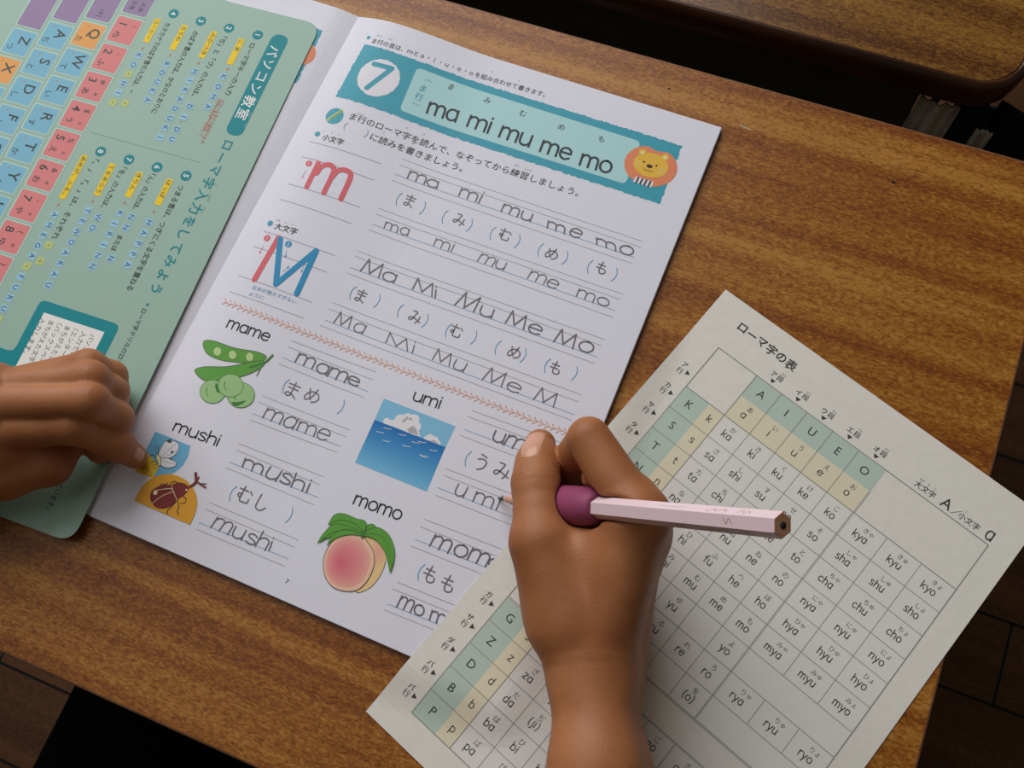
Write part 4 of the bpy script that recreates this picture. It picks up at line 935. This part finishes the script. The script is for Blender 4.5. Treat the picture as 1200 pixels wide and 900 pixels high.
# foil flourishes on two faces of the barrel
bm = bm_new(); qm = Vector(PD).to_track_quat('Z', 'Y').to_matrix()
def foil(face, t0, pts, w=.35):
    a0 = PROT+2*math.pi*(face+.5)/6; rr = 4.28*math.cos(math.pi/6)+.03; out = Vector((math.cos(a0), math.sin(a0), 0)); tan = Vector((-math.sin(a0), math.cos(a0), 0))
    q = cr([np.array(p) for p in pts], 4)
    for a, b in zip(q[:-1], q[1:]):
        d = (b-a)/(np.linalg.norm(b-a)+1e-9); n_ = np.array([-d[1], d[0]])*w/2
        vs = [bm.verts.new(Vector(pp(t0+p[0]))+qm@(out*rr+tan*p[1])) for p in (a-n_, b-n_, b+n_, a+n_)]
        bm.faces.new(vs)
for fc in range(6):
    if fc % 2 == 0: foil(fc, 142, [(0, .3), (2, 1.0), (4, -.6), (5, .8), (8, -.4), (10, .6), (9, -1.0)], .3); foil(fc, 157, [(0, 1), (2, -.8), (3, .9), (4.5, -.6), (6, .8)], .3); foil(fc, 118, [(0, 0), (6, .3), (14, -.2)], .2)
    else: foil(fc, 152, [(0, -1), (1.5, .9), (2.5, -.9), (4, .8)], .4)
bm_done('foil_print', bm, [M_GOLD], barrel)

# ================================================================== PERSON
class Field:
    """Smoothly blended solid: tapered capsules joined (or cut) one after another."""
    def __init__(s): s.ops = []
    def cap(s, a, b, ra, rb, k=3.0, grp=0, flat=None): s.ops.append(('c', np.array(a, float), np.array(b, float), ra, rb, k, grp, flat)); return s
    def chain(s, pts, rad, k=3.0, grp=0, k0=None):
        for i in range(len(pts)-1): s.cap(pts[i], pts[i+1], rad[i], rad[i+1], (k0 if (i == 0 and k0 is not None) else k), grp)
    def cut(s, a, b, ra, rb, k=1.0): s.ops.append(('x', np.array(a, float), np.array(b, float), ra, rb, k, None, None))
    def groove(s, c, ax, amp=.5, w=1.1, reach=12): s.ops.append(('g', np.array(c, float), np.array(ax, float)/np.linalg.norm(ax), amp, w, reach, None, None))
    def floor(s, fn): s.ops.append(('f', fn, None, 0, 0, 0, None, None))
    @staticmethod
    def capd(X, a, b, ra, rb, flat):
        if flat is not None:
            n, f_ = np.array(flat[0], float)/np.linalg.norm(flat[0]), flat[1]
        pa = X-a; ba = b-a; h = np.clip((pa@ba)/(ba@ba+1e-9), 0, 1)
        q = pa-h[:, None]*ba
        if flat is not None:
            q = q+np.outer((q@n)*(1/f_-1), n)
        return np.sqrt((q*q).sum(1))-(ra+(rb-ra)*h)
    def __call__(s, X):
        X = np.asarray(X, float); groups = {}; order = []
        def smin(a, b, k):
            if k <= 0: return np.minimum(a, b)
            h = np.clip(.5+.5*(b-a)/k, 0, 1); return b+(a-b)*h-k*h*(1-h)
        D = None
        for o in s.ops:
            if o[0] == 'c':
                d = s.capd(X, o[1], o[2], o[3], o[4], o[7]); g = o[6]
                if g in groups: groups[g] = smin(groups[g], d, o[5])
                else: groups[g] = d; order.append(g)
        for g in order:
            if D is None: D = groups[g]
            else: D = smin(D, groups[g], s.join.get(g, 3.0))
        for o in s.ops:
            if o[0] == 'x':
                d = -s.capd(X, o[1], o[2], o[3], o[4], None); k = o[5]; h = np.clip(.5-.5*(d-D)/k, 0, 1)*0
                hh = np.clip(.5+.5*(d-D)/k, 0, 1); D = D+(d-D)*hh+k*hh*(1-hh)
            elif o[0] == 'g':
                r = X-o[1]; t = r@o[2]; rad = np.sqrt(np.maximum((r*r).sum(1)-t*t, 0)); D = D+o[3]*np.exp(-(t/o[4])**2)*np.exp(-(rad/o[5])**4)
            elif o[0] == 'f':
                D = np.maximum(D, o[1](X)-X[:, 2])
        return D
def surface_net(fn, lo, hi, res):
    lo, hi = np.array(lo, float), np.array(hi, float); N = np.ceil((hi-lo)/res).astype(int)+1
    ax = [lo[i]+res*np.arange(N[i]) for i in range(3)]
    G = np.empty(tuple(N), np.float32)
    for i in range(N[0]):                          # slab by slab keeps memory low
        Y, Z = np.meshgrid(ax[1], ax[2], indexing='ij'); X = np.stack([np.full(Y.size, ax[0][i]), Y.ravel(), Z.ravel()], 1)
        G[i] = fn(X).reshape(N[1], N[2])
    S = G < 0
    c = [S[i:N[0]-1+i, j:N[1]-1+j, k:N[2]-1+k] for i in (0, 1) for j in (0, 1) for k in (0, 1)]
    cnt = sum(x.astype(np.int8) for x in c); act = (cnt > 0) & (cnt < 8); idx = -np.ones(act.shape, np.int64); idx[act] = np.arange(act.sum())
    ci = np.argwhere(act); acc = np.zeros((len(ci), 3)); num = np.zeros(len(ci))
    offs = [(i, j, k) for i in (0, 1) for j in (0, 1) for k in (0, 1)]
    g = {o: G[ci[:, 0]+o[0], ci[:, 1]+o[1], ci[:, 2]+o[2]].astype(float) for o in offs}
    for o in offs:
        for d in range(3):
            if o[d] == 0:
                p = list(o); p[d] = 1; p = tuple(p); a, b = g[o], g[p]; m = (a < 0) != (b < 0)
                t = np.where(m, a/np.where(m, a-b, 1), 0); pos = np.array(o, float)[None, :].repeat(len(ci), 0); pos[:, d] += t
                acc += pos*m[:, None]; num += m
    Vt = lo+(ci+acc/num[:, None])*res; F = []
    for d in range(3):
        e1, e2 = [(1, 2), (2, 0), (0, 1)][d]
        A = S; sl0 = [slice(None)]*3; sl1 = [slice(None)]*3; sl0[d] = slice(0, N[d]-1); sl1[d] = slice(1, N[d])
        ch = S[tuple(sl0)] != S[tuple(sl1)]; q = np.argwhere(ch)
        q = q[(q[:, e1] > 0) & (q[:, e2] > 0) & (q[:, e1] < N[e1]-1) & (q[:, e2] < N[e2]-1)]
        ins = S[q[:, 0], q[:, 1], q[:, 2]]
        def cell_(a, b):
            r = q.copy(); r[:, e1] -= a; r[:, e2] -= b; return idx[r[:, 0], r[:, 1], r[:, 2]]
        quad = np.stack([cell_(1, 1), cell_(0, 1), cell_(0, 0), cell_(1, 0)], 1)
        quad[~ins] = quad[~ins][:, ::-1]
        F.append(quad)
    F = np.concatenate(F); F = F[(F >= 0).all(1)]
    return Vt, F
def project(fn, Vt, n=2):
    for _ in range(n):
        d = fn(Vt); e = .15; g = np.stack([fn(Vt+np.eye(3)[i]*e)-fn(Vt-np.eye(3)[i]*e) for i in range(3)], 1)/(2*e)
        l = np.linalg.norm(g, axis=1)+1e-6; Vt = Vt-g/l[:, None]**2*np.clip(d, -.6, .6)[:, None]*.9
    return Vt

def pz(px, py, z): return at(px, py, z)
# ---- right hand, seen from its thumb side
RH = Field(); RH.join = {}
wr1, wr2 = pz(693, 786, 42), pz(700, 790, 24)
iM, mM, rM, pM = pz(748, 606, 66), pz(746, 622, 50), pz(741, 640, 34), pz(733, 662, 20)
iP, iD, iT = pz(690, 514, 66), pz(664, 545, 34), pz(656, 572, 28)
cm, tM, tI, tT = pz(664, 728, 46), pz(633, 636, 53), pz(628, 566, 49), pz(633, 521, 41)
# palm
RH.cap(wr1, iM, 15, 11, 6, 0); RH.cap(wr2, mM, 15, 11.5, 10, 0); RH.cap(wr2, rM, 15, 11.5, 10, 0); RH.cap(wr2, pM, 14, 11, 10, 0)
RH.cap(iM, mM, 10.5, 11, 8, 0); RH.cap(mM, rM, 11, 11, 8, 0); RH.cap(rM, pM, 11, 10, 8, 0)
RH.cap(wr1, cm, 15, 14, 8, 0); RH.cap(cm, tM, 14, 11, 8, 0)
RH.cap(pz(668, 700, 40), pz(720, 640, 48), 15, 13, 12, 0)          # muscle between thumb and forefinger
RH.cap(pz(690, 650, 48), pz(735, 628, 52), 11, 10, 10, 0)
fo1, fo2 = pz(698, 905, 50), pz(712, 905, 34)
el = np.array([48, -165, 62.])
RH.cap(wr1, fo1, 15.5, 16.5, 8, 0); RH.cap(wr2, fo2, 15, 16, 8, 0); RH.cap(fo1, el, 16.8, 26, 8, 0); RH.cap(fo2, el+np.array([4, 0, -14]), 16.4, 25, 8, 0)
RH.cap(pz(700, 560, 54), pz(748, 583, 62), 6.5, 8, 2.5, 0)
# thumb
RH.chain([tM, tI], [10.6, 9.6], 4, 1); RH.chain([tI, (tI+tT)/2+np.array([0, 0, .6]), tT], [9.6, 8.8, 6.7], 4, 1); RH.join[1] = 1.2; RH.cap(cm, tM, 14, 11, 6, 0); RH.cap(tM, tM+(tI-tM)*.55, 10.6, 10.0, 4, 0)
# forefinger
RH.chain([iM, iP], [10.6, 8.9], 5, 0); RH.chain([iP, iD, iT], [8.5, 7.6, 6.8], 3, 2); RH.join[2] = .7
# middle, ring, little finger curled below
RH.chain([mM, np.array([-30, 95, 47.]), np.array([-44, 82, 31]), np.array([-44, 72, 22])], [10, 8.6, 7.6, 6.8], 3, 3); RH.join[3] = 2
RH.chain([rM, np.array([-24, 88, 28.]), np.array([-40, 72, 17]), np.array([-36, 60, 13])], [10, 8.2, 7.2, 6.6], 3, 4); RH.join[4] = 2
RH.chain([pM, np.array([-16, 74, 14.]), np.array([-30, 58, 11]), np.array([-25, 47, 10.5])], [9.5, 7.4, 6.6, 6], 3, 5); RH.join[5] = 2
RH.cut(pp(30), pp(74), 7.9, 8.5, 1.5); RH.cut(pp(70), pp(130), 4.75, 4.75, 1.5); RH.cut(pp(-3), pp(33), 1.0, 5.2, 1.0)
ta = (tI-tM)/np.linalg.norm(tI-tM)
for o_, a_ in ((-1.8, .2), (1.2, .22), (4, .15)): RH.groove(tI+ta*o_, ta, a_, .9, 14)
fa = (iP-iM)/np.linalg.norm(iP-iM)
fz = (wr1-cm)/np.linalg.norm(wr1-cm)
wa = (fo1-wr1)/np.linalg.norm(fo1-wr1)
for o_ in (-3, 1.5): RH.groove(wr1+wa*o_, wa, .1, .9, 30)
RH.floor(lambda X: chart_z(X[:, 0], X[:, 1])+.35)
# ---- left hand resting on the board, forefinger on the page
LH = Field(); LH.join = {}
lw1, lw2 = pz(-132, 500, 36), pz(-128, 548, 32)
liM, lmM, lrM, lpM = pz(-14, 506, 41), pz(-14, 474, 46), pz(-10, 457, 43), pz(-4, 456, 35)
LH.cap(lw1, lmM, 16, 12, 8, 0); LH.cap(lw1, lrM, 16, 11.5, 8, 0); LH.cap(lw1, lpM, 15, 10.5, 8, 0); LH.cap(lw2, liM, 16, 12, 8, 0); LH.cap(liM, lmM, 9.5, 9.5, 6, 0); LH.cap(lmM, lrM, 9.5, 9.5, 6, 0); LH.cap(lrM, lpM, 9.5, 9, 6, 0)
le = np.array([-440, -150, 58.])
LH.cap(lw1, le, 17, 27, 10, 0); LH.cap(lw2, le+np.array([4, -4, -8]), 17, 25, 10, 0)
LH.chain([liM, pz(88, 498, 40), pz(136, 520, 25), pz(158, 535, 11)], [9.6, 8.3, 7.4, 5.8], 4, 1); LH.join[1] = 1.2
LH.chain([lmM, pz(104, 470, 47), pz(136, 490, 30), pz(117, 528, 11.5)], [9.4, 8.2, 7.2, 6.2], 4, 2); LH.join[2] = 1.2
LH.chain([lrM, pz(106, 444, 45), pz(131, 460, 30), pz(136, 479, 15)], [9, 7.8, 7, 6.2], 4, 3); LH.join[3] = 1.2
LH.chain([lpM, pz(104, 429, 38), pz(131, 440, 25), pz(137, 456, 14)], [8.4, 7.2, 6.4, 6], 4, 4); LH.join[4] = 1.2
lcm, ltM, ltI, ltT = pz(-80, 566, 28), pz(6, 555, 25), pz(58, 544, 22), pz(84, 515, 19)
LH.cap(lw2, lcm, 16, 14, 8, 0); LH.cap(lcm, ltM, 14, 11.5, 8, 0); LH.cap(pz(-60, 540, 32), pz(0, 530, 32), 14, 11, 10, 0)
LH.cap(pz(-20, 525, 34), pz(44, 522, 27), 12, 9, 6, 0)
LH.chain([ltM, ltI, ltT], [11.4, 9.6, 7.4], 4, 5); LH.join[5] = 4
lf = pz(88, 497, 41)-liM; lf = lf/np.linalg.norm(lf)
for jp, fr in ((pz(88, 497, 41), liM), (pz(104, 473, 45), lmM), (pz(104, 449, 42), lrM)):
    ax = (jp-fr)/np.linalg.norm(jp-fr)
    for o_ in (-2.4, .2, 2.8): LH.groove(jp+ax*o_, ax, .3, .8, 13)
def left_floor(X):
    d = X[:, :2]-BO; on_b = (d@bn > -.6) & (d@bd > 0) & (d@bd < BLEN+.5)
    e = X[:, :2]-WO; u = wc*e[:, 0]+ws*e[:, 1]; v = ws*e[:, 0]-wc*e[:, 1]
    return np.where(on_b, BZ+.35, np.where(v > PHT+1, .2, np.where(u > 0, bulge(u, v), lz(u, v))+.35))
LH.floor(left_floor)

# ---- the rest of the body (outside the picture): upper arms, trunk, neck, head, legs
BF = Field(); BF.join = {}
shR, shL = np.array([-38, -295, 228.]), np.array([-292, -295, 228.])
BF.cap(el, shR, 28, 36, 10, 0); BF.cap(le, shL, 28, 36, 10, 0); BF.cap(shR, shL, 36, 36, 20, 0)
BF.cap(np.array([-165, -300, 200.]), np.array([-165, -320, -150.]), 78, 88, 30, 0); BF.cap(np.array([-165, -290, 235]), np.array([-165, -275, 320]), 38, 34, 20, 0)
hd = np.array([-165, -262, 395.])
BF.cap(hd+np.array([0, -14, 18]), hd+np.array([0, 8, -38]), 78, 58, 20, 0); BF.cap(hd+np.array([0, 66, -20]), hd+np.array([0, 74, -34]), 6, 9, 8, 0)
for sx in (-1, 1): BF.cap(hd+np.array([sx*74, -8, -22]), hd+np.array([sx*78, -14, 4]), 8, 11, 4, 0)
for sx in (-1, 1):
    BF.cap(np.array([-165+sx*78, -320, -214.]), np.array([-165+sx*88, 55, -205]), 66, 50, 15, 0); BF.cap(np.array([-165+sx*88, 55, -205]), np.array([-165+sx*70, 45, -600]), 46, 30, 15, 0)
M_SKIN = noisy('skin', 'b0744a', '9f633c', 45, .52, .35, 0, 6)
_nt = M_SKIN.node_tree; _tc = _nt.nodes.new('ShaderNodeTexCoord'); _n1 = _nt.nodes.new('ShaderNodeTexNoise'); _n1.inputs['Scale'].default_value = 750; _n1.inputs['Detail'].default_value = 3
_vo = _nt.nodes.new('ShaderNodeTexVoronoi'); _vo.inputs['Scale'].default_value = 900; _ad = _nt.nodes.new('ShaderNodeMath'); _ad.operation = 'ADD'; _bp = _nt.nodes.new('ShaderNodeBump'); _bp.inputs['Strength'].default_value = .14; _bp.inputs['Distance'].default_value = .0004
_nt.links.new(_tc.outputs['Object'], _n1.inputs['Vector']); _nt.links.new(_tc.outputs['Object'], _vo.inputs['Vector']); _nt.links.new(_n1.outputs['Fac'], _ad.inputs[0]); _nt.links.new(_vo.outputs['Distance'], _ad.inputs[1]); _nt.links.new(_ad.outputs[0], _bp.inputs['Height']); _nt.links.new(_bp.outputs[0], _nt.nodes['Principled BSDF'].inputs['Normal'])
_b = M_SKIN.node_tree.nodes['Principled BSDF']; _b.inputs['Subsurface Weight'].default_value = .12; _b.inputs['Subsurface Radius'].default_value = (.004, .0016, .0008); _b.inputs['Subsurface Scale'].default_value = 1.0
person = empty('person', (-165, -300, -660), 'child in black clothes, right hand writing with a pencil, left hand holding the book', 'person')
parts = []
for fn, lo, hi, res in ((RH, (-85, -60, 1), (55, 125, 95), 1.15), (LH, (-370, -70, 1), (-215, 80, 75), 1.15)):
    Vt, Fq = surface_net(fn, lo, hi, res); parts.append((project(fn, Vt), Fq, fn))
    print('hand verts', len(Vt))
def lowarm(fn, lo, hi):
    Vt, Fq = surface_net(fn, lo, hi, 4.0); return project(fn, Vt, 1), Fq
allV = [parts[0][0], parts[1][0]]; allF = [parts[0][1], parts[1][1]+len(parts[0][0])]; off = sum(len(a) for a in allV)
class Rest:
    def __call__(s, X): return np.minimum(BF(X), np.minimum(np.maximum(RH(X), X[:, 1]+50), np.maximum(LH(X), np.minimum(X[:, 0]+360, X[:, 1]+58))))
rest = Rest()
Vt, Fq = surface_net(rest, (-480, -430, -640), (130, 130, 500), 7.0)
allV.append(Vt); allF.append(Fq+off)
me = mesh_np('body', np.concatenate(allV), np.concatenate(allF).tolist(), [M_SKIN], True); body = link('body', me, person)
# nails
M_NAIL = mat('nail', 'cf9a80', .3, .5)
def nail(name, fn, c, outward, along, L, W, label):
    o_ = np.array(outward, float); o_ /= np.linalg.norm(o_); a_ = np.array(along, float); a_ = a_-o_*(a_@o_); a_ /= np.linalg.norm(a_); s_ = np.cross(a_, o_)
    n = 15; vs, fs = [], []
    for i in range(n):
        for j in range(n):
            x, y = 2*i/(n-1)-1, 2*j/(n-1)-1
            qx, qy = x*math.sqrt(1-y*y/2), y*math.sqrt(1-x*x/2); qx, qy = .55*qx+.45*x, .55*qy+.45*y; qx *= .93; qy *= .93
            vs.append(np.array(c)+a_*L/2*qx+s_*W/2*qy+o_*14)
    X = np.array(vs); t = np.zeros(len(X))
    for _ in range(40): t += fn(X-np.outer(t, o_))*.85
    e = np.array([max(abs(2*i/(n-1)-1), abs(2*j/(n-1)-1)) for i in range(n) for j in range(n)])
    Y = X-np.outer(t, o_)+np.outer(.42-.62*e**4, o_)
    for i in range(n-1):
        for j in range(n-1): fs.append((i*n+j, i*n+j+1, (i+1)*n+j+1, (i+1)*n+j))
    m_ = mesh_np(name, Y, fs, [M_NAIL], True); ob = link(name, m_, person); ob['label'] = label; return ob
toc = lambda P_: (CAM-P_)/np.linalg.norm(CAM-P_)
nail('fingernail', RH, tT+(tI-tT)*.05, toc(tT)+RGT*-.35+UPV*.1, tT-tI, 13.5, 10.5, 'pink thumbnail of the writing hand')
lt = pz(158, 535, 11); ld = pz(136, 520, 25)
nail('fingernail', LH, lt+(ld-lt)*.12, toc(lt)+np.array([.9, .35, .2]), lt-ld, 7.5, 6.5, 'pink nail of the left forefinger')
# clothes and hair follow the body
M_BLACK = noisy('black_cloth', '070708', '0a0a0c', 120, .9, .08); M_HAIR = noisy('black_hair', '0d0b0a', '17120f', 40, .5, .4, 0, 4, (6, 6, 1)); M_SHOE = mat('indoor_shoe', 'c9c7c0', .6)
def cloth(name, fn, lo, hi, res, m):
    Vt, Fq = surface_net(fn, lo, hi, res); o_ = link(name, mesh_np(name, Vt, Fq.tolist(), [m], True), person); return o_
def shirt(X):
    up = np.minimum(np.linalg.norm(X-el, axis=1), np.linalg.norm(X-le, axis=1))
    d = BF(X)-5; return np.maximum(np.maximum(d, X[:, 2]-270), np.maximum(-150-X[:, 2], 95-up))
def shorts(X): return np.maximum(np.maximum(BF(X)-7, X[:, 2]+140), -600-X[:, 2])
def hairf(X):
    d = BF(X)-9; r = X-hd; keep = np.maximum(-(r[:, 2]*.8-r[:, 1]*1.0+28), -r[:, 2]-75)
    return np.maximum(d, keep)
cloth('shirt', shirt, (-400, -430, -170), (70, -120, 290), 6, M_BLACK); cloth('trousers', shorts, (-360, -440, -640), (30, 130, -120), 6, M_BLACK); cloth('hair', hairf, (-280, -390, 290), (-50, -150, 520), 5, M_HAIR)
M_EYE = mat('eye_white', 'e8e4de', .3); M_IRIS = mat('iris', '1c120c', .2)
for sx in (-1, 1):
    bm = bm_new(); bmesh.ops.create_uvsphere(bm, u_segments=14, v_segments=10, radius=9)
    for v in bm.verts: v.co += Vector(hd+np.array([sx*27, 53, 2]))
    ey = bm_done('eye', bm, [M_EYE], person, True); bm = bm_new(); bmesh.ops.create_uvsphere(bm, u_segments=12, v_segments=8, radius=5)
    for v in bm.verts: v.co += Vector(hd+np.array([sx*27, 58.0, 1]))
    bm_done('iris', bm, [M_IRIS], ey, True)
    bm = bm_new(); box(bm, -165+sx*70-32, -165+sx*70+32, 5, 165, -659.5, -612, 18, 3); bm_done('shoe', bm, [M_SHOE], person, True)
bm = bm_new()
pts = [hd+np.array([x, 68-abs(x)*.22, -47-abs(x)*-.06]) for x in np.linspace(-18, 18, 9)]
for a, b in zip(pts[:-1], pts[1:]): cyl(bm, a, b, 3, n=8)
bm_done('lips', bm, [mat('lip', 'a8604e', .5)], person, True)
# chair under the child (outside the picture)
chair = empty('school_chair', (-165, -330, -660), 'wooden school chair with steel legs under the seated child', 'chair')
bm = bm_new(); box(bm, -300, -30, -500, -190, -304, -292, 4); bm_done('seat', bm, [M_DESK], chair)
bm = bm_new(); box(bm, -300, -30, -512, -500, -120, 60, 4); bm_done('backrest', bm, [M_DESK], chair)
for sx in (-285, -45):
    for sy in (-506, -210):
        bm = bm_new(); cyl(bm, (sx, sy, -304 if sy > -300 else 55), (sx, sy, -659.5), 10, n=12) if sy > -300 else cyl(bm, (sx, sy-16, 50), (sx, sy-16, -659.5), 10, n=12); bm_done('leg', bm, [M_STEEL], chair)
